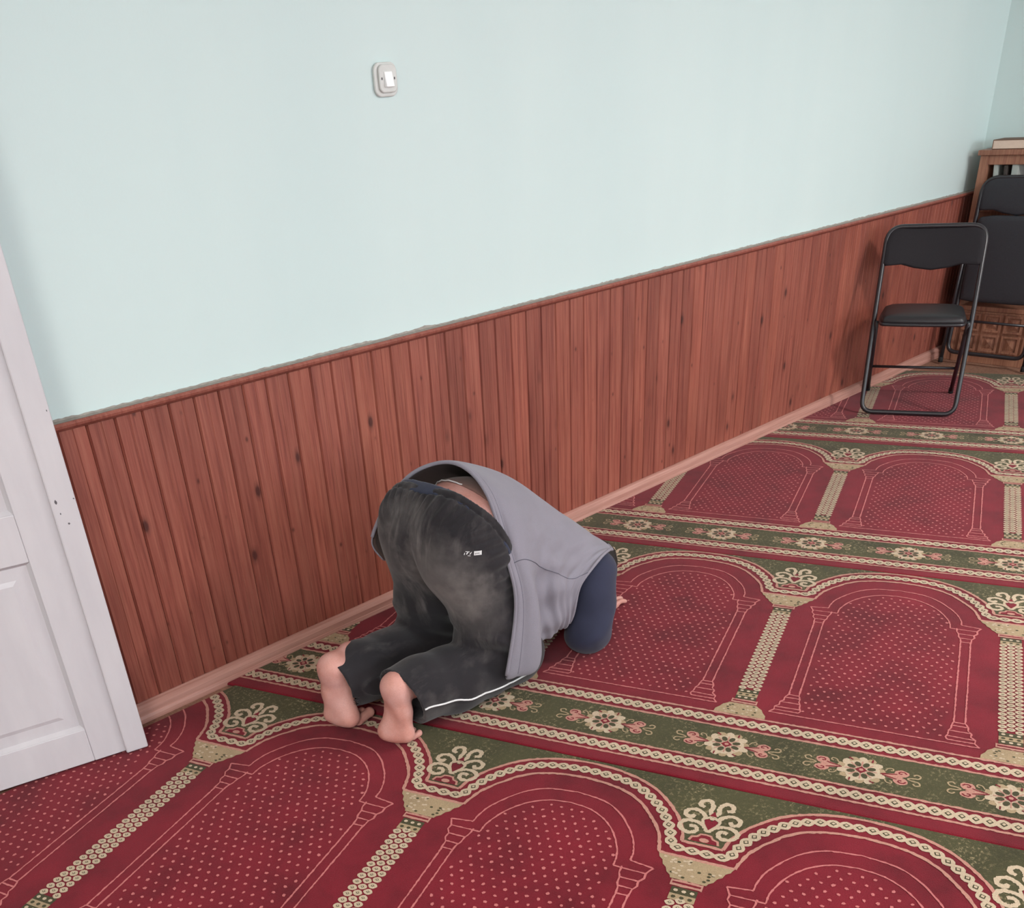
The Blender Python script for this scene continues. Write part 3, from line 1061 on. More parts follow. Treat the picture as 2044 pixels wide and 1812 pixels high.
bcb('plinth', (-.006, BY0 + .0455, 0), (.03, BY1 - .0455, .055))
fp = bcb('base_front', (.004, BY0 + .0455, .0555), (.022, BY1 - .0455, .284))
yy = BY1 - .0755
while yy - .105 > BY0 + .05:
    for z0 in (.068, .178):
        mm = MB()
        a0, a1, b0, b1 = yy - .100, yy, z0, z0 + .096
        for (p, q, r_, s_) in ((a0, a1, b0, b0 + .012), (a0, a1, b1 - .012, b1), (a0, a0 + .012, b0 + .012, b1 - .012), (a1 - .012, a1, b0 + .012, b1 - .012)):
            mm.box((-.008, p, r_), (.0038, q, s_))
        c = ((a0 + a1) / 2, (b0 + b1) / 2)
        h_ = .030
        mm.add([(-.006, c[0], c[1]), (.0036, c[0] - h_, c[1] - h_), (.0036, c[0] + h_, c[1] - h_), (.0036, c[0] + h_, c[1] + h_), (.0036, c[0] - h_, c[1] + h_)], [(0, 2, 1), (0, 3, 2), (0, 4, 3), (0, 1, 4), (1, 2, 3, 4)])
        mm.build('carved_panel', M_CASE, fp)
    yy -= .118
M_PAGE = plain('book_pages', (226, 204, 186), 0.8, 0.1, 0, 80, .06)
M_COVER = plain('book_cover_brown', (112, 84, 66), 0.6)
M_COVG = plain('book_cover_grey', (176, 182, 176), 0.6)
M_COVD = plain('book_cover_dark', (74, 66, 62), 0.6)
def book(nm, lo, hi, cover, label, axis, lean_y=0.0):
    """closed book; spine faces -x (axis 0) or lies flat with the spine at +y (axis 1)"""
    c = [(a + b) / 2 for a, b in zip(lo, hi)]
    e = empty(nm, (c[0], c[1], lo[2]), 0, label=label, cat='book')
    sx, sy, sz = [(b - a) / 2 for a, b in zip(lo, hi)]
    t = .0035
    mm = MB()
    if axis == 1:
        mm.box((-sx, -sy, 0), (sx, sy, t)); mm.box((-sx, -sy, 2 * sz - t), (sx, sy, 2 * sz)); mm.box((-sx, sy - t, t), (sx, sy, 2 * sz - t))
        mm.build('cover', cover, e, bevel=.002)
        mm = MB(); mm.box((-sx + .004, -sy + .004, t), (sx - .004, sy - t, 2 * sz - t)); mm.build('pages', M_PAGE, e)
    else:
        mm.box((-sx, -sy, 0), (sx, -sy + t, 2 * sz)); mm.box((-sx, sy - t, 0), (sx, sy, 2 * sz)); mm.box((-sx, -sy + t, 0), (-sx + t, sy - t, 2 * sz))
        mm.build('cover', cover, e, bevel=.002)
        mm = MB(); mm.box((-sx + t, -sy + t, .003), (sx - .004, sy - t, 2 * sz - .004)); mm.build('pages', M_PAGE, e)
    e.rotation_euler = (lean_y, 0, 0)
    return e
zt = FZ + BH + .0005
book('book', (6.175, 2.02, zt), (6.325, 2.388, zt + .046), M_COVER, 'thick brown book with cream pages lying on top of the bookcase', 1)
zs_ = FZ + .8255
book('book', (6.178, 2.318, zs_), (6.32, 2.340, zs_ + .215), M_COVG, 'thin pale grey book at the left end of the upper shelf', 0, -.10)
book('book', (6.178, 2.268, zs_), (6.32, 2.286, zs_ + .20), M_COVD, 'dark book leaning between two pale books on the upper shelf', 0, -.10)
book('book', (6.178, 2.222, zs_), (6.32, 2.254, zs_ + .205), M_COVG, 'wider pale grey book right of the dark one on the upper shelf', 0, -.05)

# ------------------------------------------------------------------ ceiling lamps
def emit(name, c, s):
    t = NT(name)
    t.set(**{'Emission Strength': s, 'Base Color': (1, 1, 1, 1)})
    t.b.inputs['Emission Color'].default_value = (*c, 1)
    return t.m
M_LAMP = emit('lamp_diffuser', (1.0, 0.97, 0.92), 6.0)
for i, (lx, ly, lab) in enumerate(((-1.05, -0.55, 'long white ceiling lamp above the camera'), (4.3, -1.0, 'long white ceiling lamp over the middle of the room'))):
    L = empty('ceiling_lamp', (lx, ly, CEILZ), math.radians(90), label=lab, cat='lamp', group='ceiling lamps')
    m = MB(); m.box((-.62, -.10, -.05), (.62, .10, -.0005)); m.build('housing', M_DOOR, L, bevel=.006)
    m = MB(); m.box((-.60, -.085, -.072), (.60, .085, -.0505)); m.build('diffuser', M_LAMP, L, bevel=.01)
    ld = bpy.data.lights.new('lamp_light', 'AREA')
    ld.shape = 'RECTANGLE'
    ld.size, ld.size_y = 1.2, .17
    ld.energy = LAMP_W[i]
    ld.color = (1.0, .965, .93)
    lo = bpy.data.objects.new('lamp_light', ld)
    COL.objects.link(lo)
    lo.parent = L
    lo.location = (0, 0, -.08)

# ------------------------------------------------------------------ person: smooth distance-field bodies turned into meshes
class Vol:
    def __init__(s, lo, hi, h):
        s.lo = np.array(lo, float)
        s.h = h
        s.n = np.ceil((np.array(hi) - s.lo) / h).astype(int) + 1
        s.F = np.full(s.n, 0.5, np.float32)
    def sl(s, lo, hi):
        a = np.clip(np.floor((np.array(lo) - s.lo) / s.h).astype(int), 0, s.n)
        b = np.clip(np.ceil((np.array(hi) - s.lo) / s.h).astype(int) + 1, 0, s.n)
        return a, b
    def grid(s, a, b):
        return np.meshgrid(*[(s.lo[i] + s.h * np.arange(a[i], b[i])).astype(np.float32) for i in range(3)], indexing='ij')
    def _mix(s, a, b, d, k):
        v = s.F[a[0]:b[0], a[1]:b[1], a[2]:b[2]]
        if k <= 0:
            np.minimum(v, d, out=v)
            return
        t = np.clip(0.5 + 0.5 * (v - d) / k, 0, 1)
        v[...] = v * (1 - t) + d * t - k * t * (1 - t)
    def cone(s, p, q, ra, rb, k=0.02, squash=None):
        p, q = np.array(p, float), np.array(q, float)
        m = max(ra, rb) + 0.05 + k
        a, b = s.sl(np.minimum(p, q) - m, np.maximum(p, q) + m)
        if (b <= a).any():
            return
        X, Y, Z = s.grid(a, b)
        d = q - p
        L = float(d @ d) + 1e-12
        t = np.clip(((X - p[0]) * d[0] + (Y - p[1]) * d[1] + (Z - p[2]) * d[2]) / L, 0, 1)
        ex, ey, ez = X - p[0] - t * d[0], Y - p[1] - t * d[1], Z - p[2] - t * d[2]
        if squash is not None:
            n, f = squash
            n = np.array(n, float) / np.linalg.norm(n)
            c = (ex * n[0] + ey * n[1] + ez * n[2]) * (1 / f - 1)
            ex, ey, ez = ex + c * n[0], ey + c * n[1], ez + c * n[2]
        s._mix(a, b, np.sqrt(ex * ex + ey * ey + ez * ez) - (ra + (rb - ra) * t), k)
    def chain(s, pts, rad, k=0.02, squash=None):
        for i in range(len(pts) - 1):
            s.cone(pts[i], pts[i + 1], rad[i], rad[i + 1], k, squash)
    def ell(s, c, r, k=0.02, tilt=0.0):
        """ellipsoid, turned about the y axis by tilt"""
        r = np.array(r, float)
        m = r.max() + 0.05 + k
        a, b = s.sl(np.array(c) - m, np.array(c) + m)
        if (b <= a).any():
            return
        X, Y, Z = s.grid(a, b)
        X, Y, Z = X - c[0], Y - c[1], Z - c[2]
        ct, st = math.cos(tilt), math.sin(tilt)
        X, Z = X * ct + Z * st, -X * st + Z * ct
        q = np.sqrt((X / r[0]) ** 2 + (Y / r[1]) ** 2 + (Z / r[2]) ** 2)
        s._mix(a, b, (q - 1) * r.min() * np.clip(1 / np.maximum(q, .3), .6, 1.2), k)
    def plane(s, p, n):
        """keep the side opposite to n"""
        n = np.array(n, float) / np.linalg.norm(n)
        X, Y, Z = s.grid((0, 0, 0), s.n)
        np.maximum(s.F, (X - p[0]) * n[0] + (Y - p[1]) * n[1] + (Z - p[2]) * n[2], out=s.F)
    def warp(s, fn):
        X, Y, Z = s.grid((0, 0, 0), s.n)
        near = np.abs(s.F) < 0.04
        s.F[near] += fn(X[near], Y[near], Z[near]).astype(np.float32)
    def mesh(s, name, mat, parent=None, relax=2, **kw):
        F = s.F
        ins = F < 0
        n0, n1, n2 = F.shape
        cnt = np.zeros((n0 - 1, n1 - 1, n2 - 1), np.uint8)
        offs = [(i, j, k) for i in (0, 1) for j in (0, 1) for k in (0, 1)]
        for i, j, k in offs:
            cnt += ins[i:n0 - 1 + i, j:n1 - 1 + j, k:n2 - 1 + k]
        act = np.argwhere((cnt > 0) & (cnt < 8))
        ids = np.full(cnt.shape, -1, np.int32)
        ids[tuple(act.T)] = np.arange(len(act))
        cv = {o: F[act[:, 0] + o[0], act[:, 1] + o[1], act[:, 2] + o[2]] for o in offs}
        acc = np.zeros((len(act), 3))
        num = np.zeros(len(act))
        for o in offs:
            for ax in range(3):
                if o[ax]:
                    continue
                q = list(o); q[ax] = 1; q = tuple(q)
                a, b = cv[o], cv[q]
                m = (a < 0) != (b < 0)
                t = np.where(m, a / np.where(m, a - b, 1), 0)
                pt = np.array(o, float)[None] + np.eye(3)[ax][None] * t[:, None]
                acc += pt * m[:, None]
                num += m
        V = s.lo + s.h * (act + acc / num[:, None])
        quads = []
        for ax in range(3):
            u, w = [(1, 2), (2, 0), (0, 1)][ax]
            sa = [slice(None)] * 3; sb = [slice(None)] * 3
            sa[ax] = slice(0, -1); sb[ax] = slice(1, None)
            A, B = ins[tuple(sa)], ins[tuple(sb)]
            for flip, M in ((False, A & ~B), (True, ~A & B)):
                e = np.argwhere(M)
                e = e[(e[:, u] > 0) & (e[:, w] > 0) & (e[:, u] < F.shape[u] - 1) & (e[:, w] < F.shape[w] - 1)]
                c = []
                for du, dw in ((-1, -1), (0, -1), (0, 0), (-1, 0)):
                    f = e.copy(); f[:, u] += du; f[:, w] += dw
                    c.append(ids[tuple(f.T)])
                q = np.stack(c, 1)
                quads.append(q[:, ::-1] if flip else q)
        Q = np.concatenate(quads)
        Q = Q[(Q >= 0).all(1)]
        E0 = np.concatenate([Q[:, [0, 1]], Q[:, [1, 2]], Q[:, [2, 3]], Q[:, [3, 0]]])
        for _ in range(relax):
            S = np.zeros_like(V); N = np.zeros(len(V))
            np.add.at(S, E0[:, 0], V[E0[:, 1]]); np.add.at(N, E0[:, 0], 1)
            np.add.at(S, E0[:, 1], V[E0[:, 0]]); np.add.at(N, E0[:, 1], 1)
            V = 0.5 * V + 0.5 * S / np.maximum(N, 1)[:, None]
        me = bpy.data.meshes.new(name)
        me.vertices.add(len(V)); me.vertices.foreach_set('co', V.astype(np.float32).ravel())
        me.loops.add(len(Q) * 4); me.loops.foreach_set('vertex_index', Q.ravel().astype(np.int32))
        me.polygons.add(len(Q)); me.polygons.foreach_set('loop_start', np.arange(0, len(Q) * 4, 4, dtype=np.int32))
        me.update(calc_edges=True)
        me.polygons.foreach_set('use_smooth', np.ones(len(Q), bool))
        me.validate()
        return add_obj(name, me, mat, parent, **kw)

YC = 1.875                        # body mid-plane
R_HIP, L_HIP = (1.645, 1.798, .465), (1.630, 1.962, .465)
R_KNEE, L_KNEE = (1.752, 1.780, .085), (1.735, 2.045, .085)
R_ANK, L_ANK = (1.380, 1.800, .162), (1.312, 1.990, .165)

def foot(v, ball, S, tilt, side, sc):
    """foot standing on its ball: ball = floor contact, S = direction the sole faces, side = +1 when the big toe is on the person's left"""
    S = np.array([S[0], S[1], 0.0]); S /= np.linalg.norm(S)
    Lv = np.array([tilt[0], tilt[1], -1.0]); Lv /= np.linalg.norm(Lv)
    S = S - Lv * (S @ Lv); S /= np.linalg.norm(S)
    Wv = np.cross(S, Lv)                       # across the sole
    left = np.array([0.0, 1.0, 0.0])
    if Wv @ left < 0:
        Wv = -Wv
    Wv = Wv * side                             # +w = big toe side
    org = np.array([ball[0], ball[1], 0.004]) - Lv * (.212 * sc)
    def P(l, hgt, w):
        return org + sc * (Lv * l - S * hgt + Wv * w)
    r = lambda q: q * sc
    v.cone(P(.034, .034, .002), P(.050, .038, .0), r(.0335), r(.034), .01)
    v.cone(P(.045, .036, -.006), P(.110, .030, -.017), r(.033), r(.024), .02)
    v.cone(P(.110, .030, -.017), P(.172, .022, -.029), r(.024), r(.0195), .02)
    v.cone(P(.045, .040, .006), P(.105, .046, .008), r(.032), r(.024), .022)
    v.cone(P(.105, .046, .008), P(.178, .025, .024), r(.024), r(.0235), .02)
    v.cone(P(.175, .023, .026), P(.178, .021, -.026), r(.0245), r(.0205), .018)
    v.cone(P(.150, .030, .004), P(.180, .024, .0), r(.026), r(.022), .02)
    v.cone(P(.052, .060, .0), P(.050, .105, .0), r(.034), r(.036), .025)          # ankle
    v.cone(P(.030, .060, .0), P(.034, .115, .0), r(.018), r(.022), .02)           # tendon
    v.cone(P(.062, .082, .030), P(.066, .084, .031), r(.013), r(.013), .014)
    v.cone(P(.070, .080, -.031), P(.074, .082, -.032), r(.012), r(.012), .014)
    spec = [(.029, .0135, .058, .004), (.011, .0105, .056, .0), (-.004, .0098, .051, -.003), (-.018, .0094, .044, -.007), (-.031, .0092, .036, -.013)]
    for w, rad, ln_, spread in spec:
        a, b, c = P(.186, .030, w), P(.200, .046, w + spread * .5), P(.2035, .034 + ln_, w + spread * 1.2)
        v.cone(a, b, r(rad * 1.05), r(rad), .006)
        v.cone(b, c, r(rad), r(rad * .92), .003)
        v.cone(c, c + 0.001, r(rad * 1.02), r(rad * 1.02), .003)
    return P

def hand(v, wrist, d, thumb, z=.014, sc=1.0):
    d = np.array([d[0], d[1], 0.0]); d /= np.linalg.norm(d)
    t = np.array([-d[1], d[0], 0.0]) * thumb   # towards the thumb
    w0 = np.array(wrist, float)
    def P(a, b, h):
        return w0 + sc * (d * a + t * b) + np.array([0, 0, h - w0[2]])
    for b in (-.026, -.009, .009, .026):
        v.cone(P(.010, b * .7, .026), P(.088, b * 1.15, .018), .019 * sc, .0125 * sc, .014)
    for b, ln_, sp in ((.030, .072, .16), (.010, .080, .05), (-.011, .074, -.05), (-.030, .058, -.17)):
        p0 = P(.086, b, .019); p1 = P(.086 + ln_ * .48, b + sp * ln_ * .48, .0215); p2 = P(.086 + ln_ * .76, b + sp * ln_ * .78, .0165); p3 = P(.086 + ln_, b + sp * ln_, .0105)
        v.chain([p0, p1, p2, p3], [.0102 * sc, .0092 * sc, .0086 * sc, .0078 * sc], .003)
    v.chain([P(.022, .026, .022), P(.050, .052, .018), P(.076, .070, .0145), P(.096, .076, .0115)], [.017 * sc, .0125 * sc, .0105 * sc, .0090 * sc], .006)

# --- skin: one continuous body
R_ELB, L_ELB = (2.045, 1.735, .072), (2.050, 2.165, .072)
R_WRI, L_WRI = (2.236, 1.856, .034), (2.262, 2.062, .034)
R_SHO, L_SHO = (2.120, 1.775, .248), (2.115, 2.040, .225)
HEAD = np.array((2.300, 1.955, .112))
v = Vol((1.14, 1.60, -.012), (2.56, 2.26, .70), .0040)
foot(v, (1.284, 1.782), (-.86, -.51), (-.02, .06), 1, 1.03)
foot(v, (1.232, 1.965), (-.96, -.27), (.06, -.07), -1, 1.10)
for an, kn, hp in ((R_ANK, R_KNEE, R_HIP), (L_ANK, L_KNEE, L_HIP)):
    an, kn, hp = map(np.array, (an, kn, hp))
    v.chain([an, an * .62 + kn * .38 + (0, 0, -.015), an * .25 + kn * .75, kn], [.036, .050, .052, .056], .03)
    v.chain([kn, kn * .4 + hp * .6, hp], [.058, .082, .098], .03)
v.ell((1.665, YC, .503), (.122, .154, .122), .04, -.25)
v.ell((1.745, YC + .005, .480), (.112, .150, .119), .05, -.35)
v.ell((1.93, YC + .012, .370), (.150, .150, .110), .05, -.52)
v.ell((2.08, YC + .03, .250), (.100, .155, .085), .05, -.6)
for sh, el, wr in ((R_SHO, R_ELB, R_WRI), (L_SHO, L_ELB, L_WRI)):
    v.chain([sh, el], [.055, .042], .03)
    v.chain([el, wr], [.042, .026], .02)
hand(v, R_WRI, (.965, .20), 1, sc=.93)
hand(v, L_WRI, (.96, -.05), -1, sc=.97)
v.cone((2.13, 1.925, .245), HEAD + (-.06, 0, .035), .062, .058, .03)      # neck
# head: crown forwards (+x), face to the carpet
v.ell(HEAD + (.020, 0, .012), (.098, .076, .086), .02, .25)
v.ell(HEAD + (-.045, 0, -.030), (.070, .058, .060), .03, .2)             # jaw
v.cone(HEAD + (-.010, 0, -.078), HEAD + (-.032, 0, -.092), .010, .013, .010)   # nose
for s_ in (-1, 1):
    v.cone(HEAD + (-.030, s_ * .074, .002), HEAD + (.004, s_ * .081, .010), .010, .014, .006)   # ears
    v.cone(HEAD + (.022, s_ * .034, -.068), HEAD + (.022, s_ * .030, -.068), .014, .014, .008)  # brows
v.cone(HEAD + (-.062, -.018, -.080), HEAD + (-.062, .018, -.080), .008, .008, .006)             # lips
v.plane((0, 0, .0030), (0, 0, -1))
person = v.mesh('person', M_SKIN, relax=1, label='person kneeling face down in prayer, grey vest and dusty dark trousers', cat='person')
BV = lambda o: BVHTree.FromPolygons([w.co[:] for w in o.data.vertices], [p.vertices[:] for p in o.data.polygons])

# --- hair cap
v = Vol((2.18, 1.83, .0), (2.46, 2.08, .26), .004)
v.ell(HEAD + (.022, 0, .018), (.102, .080, .088), .01, .25)
v.cone(HEAD + (-.055, 0, .045), HEAD + (-.02, 0, .05), .045, .06, .02)
v.plane(HEAD + (0, 0, -.020), (-.45, 0, -1))
v.warp(lambda X, Y, Z: .0012 * np.sin(260 * Y + 40 * X) + .0008 * np.sin(190 * X))
v.mesh('hair', M_HAIR, person)

# --- trousers
WA = np.array((1.603, YC, .60)); WN = np.array((.86, .07, .51))       # waist plane
def trousers_shape(v, off=0.0):
    for an, kn, hp, cu in ((R_ANK, R_KNEE, R_HIP, 1), (L_ANK, L_KNEE, L_HIP, -1)):
        an, kn, hp = map(np.array, (an, kn, hp))
        v.chain([an + (-.09, 0, -.025), an + (.03, 0, -.028), an * .62 + kn * .38 + (0, 0, -.022), an * .25 + kn * .75 + (0, 0, .006), kn + (.005, 0, .004)], [.084 + off, .086 + off, .092 + off, .090 + off, .084 + off], .03)
        v.chain([kn + (-.01, 0, .03), kn * .55 + hp * .45 + (-.022, 0, 0), hp + (-.025, 0, -.02)], [.092 + off, .110 + off, .106 + off], .04)
        v.ell((1.622, hp[1] + (.006 if hp[1] > YC else -.006), .510), (.122 + off, .094 + off, .126 + off), .06, -.1)
    v.ell((1.632, YC, .520), (.120 + off, .168 + off, .130 + off), .07, -.3)
v = Vol((1.16, 1.60, -.012), (1.98, 2.20, .70), .0045)
trousers_shape(v)
def folds(X, Y, Z):
    # gathers below the waistband, sag folds behind the knees, creases along the calves
    dw = (WA[0] - X) * WN[0] + (WA[1] - Y) * WN[1] + (WA[2] - Z) * WN[2]
    th = np.arctan2(Z - .45, Y - YC)
    ga = .0022 * np.sin(46 * th + 3 * np.sin(5 * th)) * np.exp(-((dw - .055) / .045) ** 2) * (dw > .02)
    band = .003 * ((dw > .018) & (dw < .024))
    kn = np.exp(-((Z - .17) / .07) ** 2) * np.exp(-((X - 1.66) / .10) ** 2)
    kf = .0065 * kn * np.sin(95 * (Z + .55 * (X - 1.66)) + 2.0 * np.sin(14 * Y))
    cal = .0035 * np.sin(24 * X + 38 * Z + 16 * Y) * (X < 1.66) * (Z < .25)
    buf = .0028 * np.sin(17 * Z - 13 * Y + 9 * X + 1.2) + .0018 * np.sin(41 * Y + 29 * Z)
    crease = .006 * np.exp(-((Y - YC) / .016) ** 2) * np.clip((.56 - Z) / .1, 0, 1) * (Z > .25) * (X < 1.62)
    return ga + band + kf + cal + buf + crease
v.warp(folds)
v.plane(WA, WN)
X, Y, Z = v.grid((0, 0, 0), v.n)
np.maximum(v.F, np.where(Y < 1.888, 1.346 - X - .26 * (Z - .13), 1.258 - X - .10 * (Z - .13)), out=v.F)
v.plane((0, 0, .0030), (0, 0, -1))
# hollow cuffs
a, b = v.sl((1.18, 1.6, -.01), (1.43, 2.20, .30))
X, Y, Z = v.grid(a, b)
for an in (R_ANK, L_ANK):
    q = np.array(an) + (0, 0, -.027)
    d = np.sqrt((Y - q[1]) ** 2 + (Z - q[2]) ** 2) - .0775
    vv_ = v.F[a[0]:b[0], a[1]:b[1], a[2]:b[2]]
    np.maximum(vv_, -np.maximum(d, X - (an[0] + .03)), out=vv_)
trousers = v.mesh('trousers', M_TROU, person, relax=1, label='dusty black tracksuit trousers')

# --- underwear band and undershirt show at the bare lower back
v = Vol((1.55, 1.62, .25), (1.75, 2.14, .70), .004)
trousers_shape(v, -.006)
v.plane(WA + np.array((.012, 0, 0)), WN + np.array((0, -.06, 0)))
v.plane(WA + np.array((-.03, 0, 0)), -WN)
v.mesh('underwear_band', M_UNDER, person, label='navy underwear edge above the trousers')
v = Vol((1.56, 1.62, .12), (2.08, 2.16, .70), .0045)
v.ell((1.665, YC, .503), (.127, .160, .128), .04, -.25)
v.ell((1.745, YC + .005, .482), (.118, .157, .126), .05, -.35)
v.ell((1.93, YC + .012, .370), (.152, .156, .116), .05, -.52)
v.plane((1.682, YC, .60), (-.86, .02, -.51))
v.plane((2.04, YC, .3), (1, 0, -.5))
shirt = v.mesh('undershirt', M_SHIRT, person, label='brown undershirt riding up the back')

# --- navy pullover: sleeves and shoulders
v = Vol((1.70, 1.62, -.012), (2.34, 2.28, .50), .0045)
v.ell((1.95, YC + .015, .345), (.145, .160, .112), .05, -.52)
v.ell((2.08, YC + .03, .246), (.105, .162, .090), .05, -.6)
for sh, el, wr, sgn in ((R_SHO, R_ELB, R_WRI, -1), (L_SHO, L_ELB, L_WRI, 1)):
    sh, el, wr = map(np.array, (sh, el, wr))
    v.chain([sh + (-.005, 0, -.01), sh * .5 + el * .5, el + (.0, 0, .004)], [.074, .074, .070], .03)
    v.chain([el, el * .5 + wr * .5, wr + (-.01, 0, .004)], [.068, .050, .040], .03)
v.warp(lambda X, Y, Z: .0040 * np.sin(60 * Z - 34 * X + 22 * Y) * np.exp(-((Z - .10) / .06) ** 2) + .0022 * np.sin(33 * Z + 20 * Y))
v.plane((0, 0, .0030), (0, 0, -1))
v.plane((1.82, YC, .25), (-1, 0, .65))
pull = v.mesh('pullover', M_NAVY, person, relax=1, label='navy pullover with long sleeves')

# --- grey vest: lofted cloth from the hem over the back to the armholes
VS = [
    [(1.530, 2.060, .405), (1.508, 2.078, .466), (1.558, 2.060, .553), (1.621, 1.985, .656), (1.671, 1.885, .684), (1.674, 1.765, .621), (1.658, 1.685, .467), (1.663, 1.665, .327), (1.624, 1.672, .120), (1.660, 1.725, .105)],
    [(1.590, 2.080, .360), (1.570, 2.100, .450), (1.620, 2.080, .570), (1.700, 1.990, .652), (1.752, 1.885, .650), (1.731, 1.765, .604), (1.703, 1.675, .493), (1.720, 1.642, .345), (1.728, 1.652, .108), (1.735, 1.725, .098)],
    [(1.740, 2.090, .270), (1.725, 2.115, .390), (1.760, 2.085, .520), (1.790, 1.995, .600), (1.867, 1.885, .590), (1.820, 1.765, .552), (1.802, 1.704, .446), (1.798, 1.708, .312), (1.812, 1.720, .165), (1.830, 1.770, .095)],
    [(1.880, 2.090, .180), (1.890, 2.120, .310), (1.915, 2.090, .430), (1.940, 1.995, .500), (2.003, 1.860, .476), (1.956, 1.770, .447), (1.889, 1.706, .391), (1.863, 1.695, .295), (1.887, 1.720, .140), (1.900, 1.800, .080)],
    [(1.950, 2.080, .150), (1.975, 2.115, .240), (2.030, 2.100, .345), (2.070, 2.000, .410), (2.120, 1.860, .385), (2.075, 1.765, .372), (1.985, 1.716, .335), (1.918, 1.700, .270), (1.925, 1.730, .138), (1.945, 1.810, .085)],
    [(1.975, 2.070, .140), (2.010, 2.115, .220), (2.110, 2.110, .310), (2.170, 2.000, .330), (2.190, 1.880, .318), (2.215, 1.780, .285), (2.100, 1.716, .318), (1.967, 1.692, .274), (1.951, 1.725, .136), (1.968, 1.810, .095)],
]
rows = [catmull(s_, 8) for s_ in VS]
NJ = len(rows[0])
cols = [catmull([rows[i][j] for i in range(len(rows))], 9) for j in range(NJ)]
NI = len(cols[0])
Gd = np.array([[cols[j][i] for j in range(NJ)] for i in range(NI)])      # [station, ring]
du = np.gradient(Gd, axis=0); dv = np.gradient(Gd, axis=1)
Nn = np.cross(dv, du); Nn /= np.linalg.norm(Nn, axis=2, keepdims=True) + 1e-9
ctr = np.array((1.85, YC, .30))
if ((Gd - ctr) * Nn).sum() < 0:
    Nn = -Nn
ii, jj = np.meshgrid(np.arange(NI) / (NI - 1), np.arange(NJ) / (NJ - 1) * 9 / 8, indexing='ij')
wr_ = .0045 * np.sin(46 * ii + 7 * np.sin(9 * jj)) * np.clip((jj - .5) * 3.2, 0, 1) * np.clip((ii - .25) * 5, 0, 1) * np.clip(1.15 - jj * .5, 0, 1)
wr_ += .0050 * np.sin(70 * jj + 5 * ii) * np.exp(-((ii - .55) / .25) ** 2) * np.clip((jj - .62) * 6, 0, 1)
wr_ += .0030 * np.sin(23 * jj - 11 * ii + 1.0)
wr_ += .0050 * np.exp(-((ii - .03) / .02) ** 2) - .0035 * np.exp(-((ii - .075) / .012) ** 2)
Gd = Gd + Nn * wr_[..., None]
VERT = [tuple(p) for p in Gd.reshape(-1, 3)]
FACE = [(i * NJ + j, i * NJ + j + 1, (i + 1) * NJ + j + 1, (i + 1) * NJ + j) for i in range(NI - 1) for j in range(NJ - 1)]
mb = MB()
mb.add(VERT, FACE)
me = bpy.data.meshes.new('vest')
me.from_pydata(mb.v, [], mb.f)
bm = bmesh.new(); bm.from_mesh(me)
bm.normal_update()
bm.faces.ensure_lookup_table()
if sum((f.calc_center_median() - Vector(ctr)).dot(f.normal) for f in bm.faces) < 0:
    bmesh.ops.reverse_faces(bm, faces=bm.faces)
bm.to_mesh(me); bm.free()
me.polygons.foreach_set('use_smooth', [True] * len(me.polygons))
vest = add_obj('vest', me, [M_VEST, M_LIN], person, label='grey sleeveless vest with a padded hem')
md = vest.modifiers.new('thickness', 'SOLIDIFY')
md.thickness = .005
md.offset = -1
md.material_offset = 1
md.material_offset_rim = 0
sd = vest.modifiers.new('smooth', 'SUBSURF')
sd.levels = sd.render_levels = 1
def on_vest(i, j, up=.0012):
    i = np.clip(i * (NI - 1), 0, NI - 1.001); j = np.clip(j * (NJ - 1) * 8 / 9, 0, NJ - 1.001)
    a, b = int(i), int(j)
    fi, fj = i - a, j - b
    p = Gd[a, b] * (1 - fi) * (1 - fj) + Gd[a + 1, b] * fi * (1 - fj) + Gd[a, b + 1] * (1 - fi) * fj + Gd[a + 1, b + 1] * fi * fj
    return tuple(p + Nn[a, b] * up)
mb = MB(); mb.tube([on_vest(0, .14 + .86 * k / 90, -.0022) for k in range(91)], .0052, 8)
mb.build('hem_roll', M_VEST, vest, smooth=True)
mb = MB(); mb.tube([on_vest(1, .60 + .40 * k / 50, -.0022) for k in range(51)], .0048, 8)
mb.build('armhole_trim', M_VEST, vest, smooth=True)
for nm, pts in (('hem_stitching', [on_vest(.065, .5 + .5 * k / 60, .0002) for k in range(61)]),
                ('side_seam', [on_vest(.06 + .93 * k / 60, .775 + .06 * math.sin(k / 60 * 1.6), .0003) for k in range(61)])):
    mb = MB(); mb.tube(pts, .0011, 5)
    mb.build(nm, M_SEAM, vest, smooth=True)

# --- small things on the clothes: piping, logo, drawstring, undershirt edge
bt = BV(trousers)
def snap(tree, p, up=.001):
    loc, nor, _, _ = tree.find_nearest(Vector(p))
    return loc + nor * up, nor
pp = catmull([(1.345, 1.690, .122), (1.365, 1.690, .124), (1.414, 1.694, .114), (1.46, 1.700, .108), (1.50, 1.710, .098), (1.55, 1.708, .090), (1.60, 1.705, .074), (1.68, 1.700, .074), (1.72, 1.697, .078)], 8)
mb = MB(); mb.tube([snap(bt, p, .0012)[0] for p in pp], .0028, 6)
mb.build('piping', M_WHITE, trousers, smooth=True, label='white piping down the outer trouser seam')
c0, nr = snap(bt, (1.545, 1.690, .512), 0)
ax = Vector((.62, -.72, -.10)); ax = (ax - nr * ax.dot(nr)).normalized()
ay = nr.cross(ax)
if ay.z < 0:
    ay = -ay
def lg(a, b, up=.0012):
    q, _ = snap(bt, c0 + ax * a + ay * b, up)
    return q
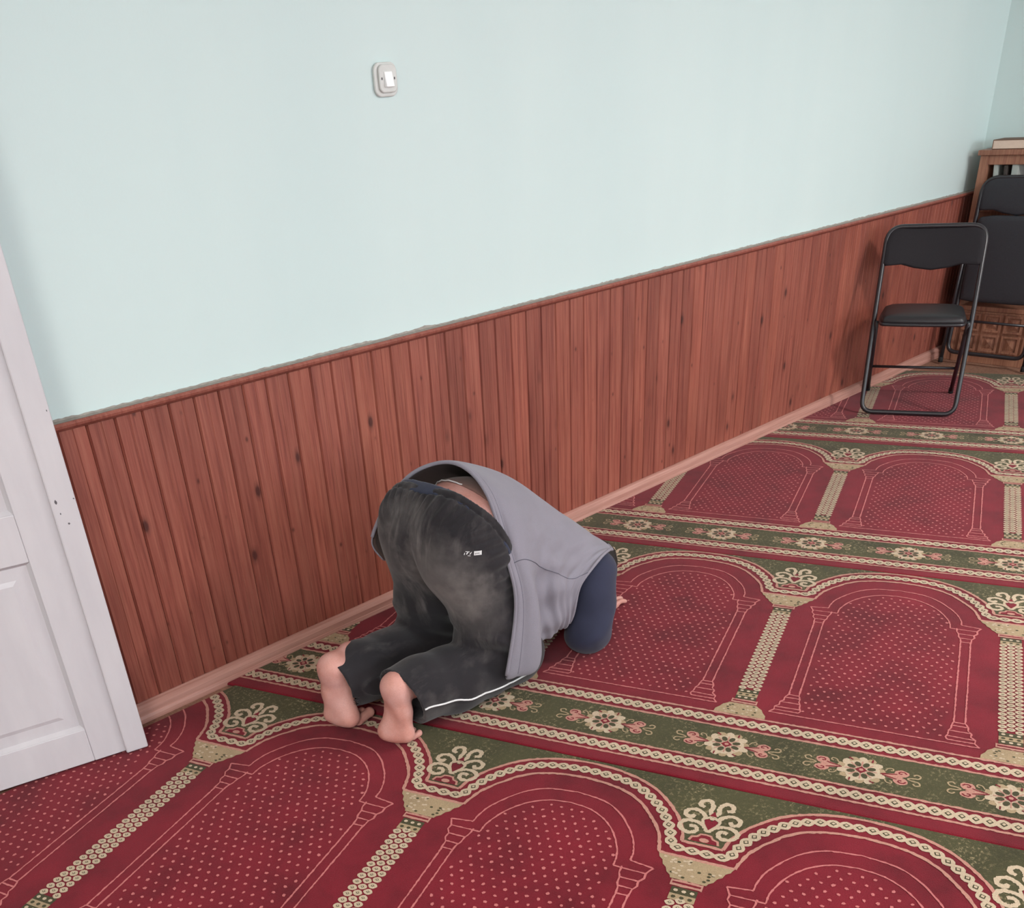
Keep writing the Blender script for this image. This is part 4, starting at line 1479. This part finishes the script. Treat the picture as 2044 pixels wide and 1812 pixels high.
def patch(mb, pts, mi, up):
    mb.add([lg(a, b, up) for a, b in pts], [tuple(range(len(pts)))], mi)
mb = MB()
for bx, by in (((.002, .023), (-.006, .006)),):
    nx_ = 5
    for k in range(nx_):
        a0, a1 = bx[0] + (bx[1] - bx[0]) * k / nx_, bx[0] + (bx[1] - bx[0]) * (k + 1) / nx_
        patch(mb, [(a0, by[0]), (a1, by[0]), (a1, by[1]), (a0, by[1])], 0, .0012)
for a, b, w_, h_ in ((.005, -.001, .0016, .0042), (.0085, -.0005, .0018, .003), (.0118, -.0005, .0018, .003), (.0150, -.0005, .0018, .003), (.0190, -.001, .0018, .0042)):
    patch(mb, [(a, b - h_ / 2), (a + w_, b - h_ / 2), (a + w_, b + h_ / 2), (a, b + h_ / 2)], 1, .0018)
for pts in ([(-.0245, -.003), (-.0228, -.003), (-.0215, .003), (-.0232, .003)], [(-.0205, .0055), (-.0205, .007), (-.0090, .0055), (-.0100, .004)], [(-.0190, -.001), (-.0160, .0035), (-.0120, .0045), (-.0165, -.002)], [(-.0140, -.006), (-.0145, -.0045), (-.0070, -.0055), (-.0070, -.007)], [(-.0100, -.003), (-.0080, .002), (-.0030, .0050), (-.0045, .0025), (-.0075, -.002)]):
    patch(mb, pts, 0, .0012)
mb.build('logo_print', [M_WHITE, M_TROU], trousers, fix=False, label='small white printed logo on the trousers')
mb = MB()
mb.tube(catmull([(1.672, 1.690, .448), (1.664, 1.676, .420), (1.668, 1.672, .395), (1.676, 1.668, .365), (1.684, 1.668, .340), (1.690, 1.672, .325)], 6), .0022, 6)
mb.build('drawstring', M_WHITE, trousers, smooth=True, label='white drawstring hanging at the hip')
bs = BV(shirt)
mb = MB()
edge = []
for k in range(26):
    yy = 2.022 - .0068 * k
    zz = .503 + .128 * math.sqrt(max(0, 1 - ((yy - YC) / .160) ** 2))
    edge.append(snap(bs, (1.685 - ((zz - .60) * .51 - (yy - YC) * .02) / .86, yy, zz), .0012)[0])
mb.tube(edge, .0020, 6)
mb.build('white_hem', M_WHITE, shirt, smooth=True, label='white hem of the undershirt')
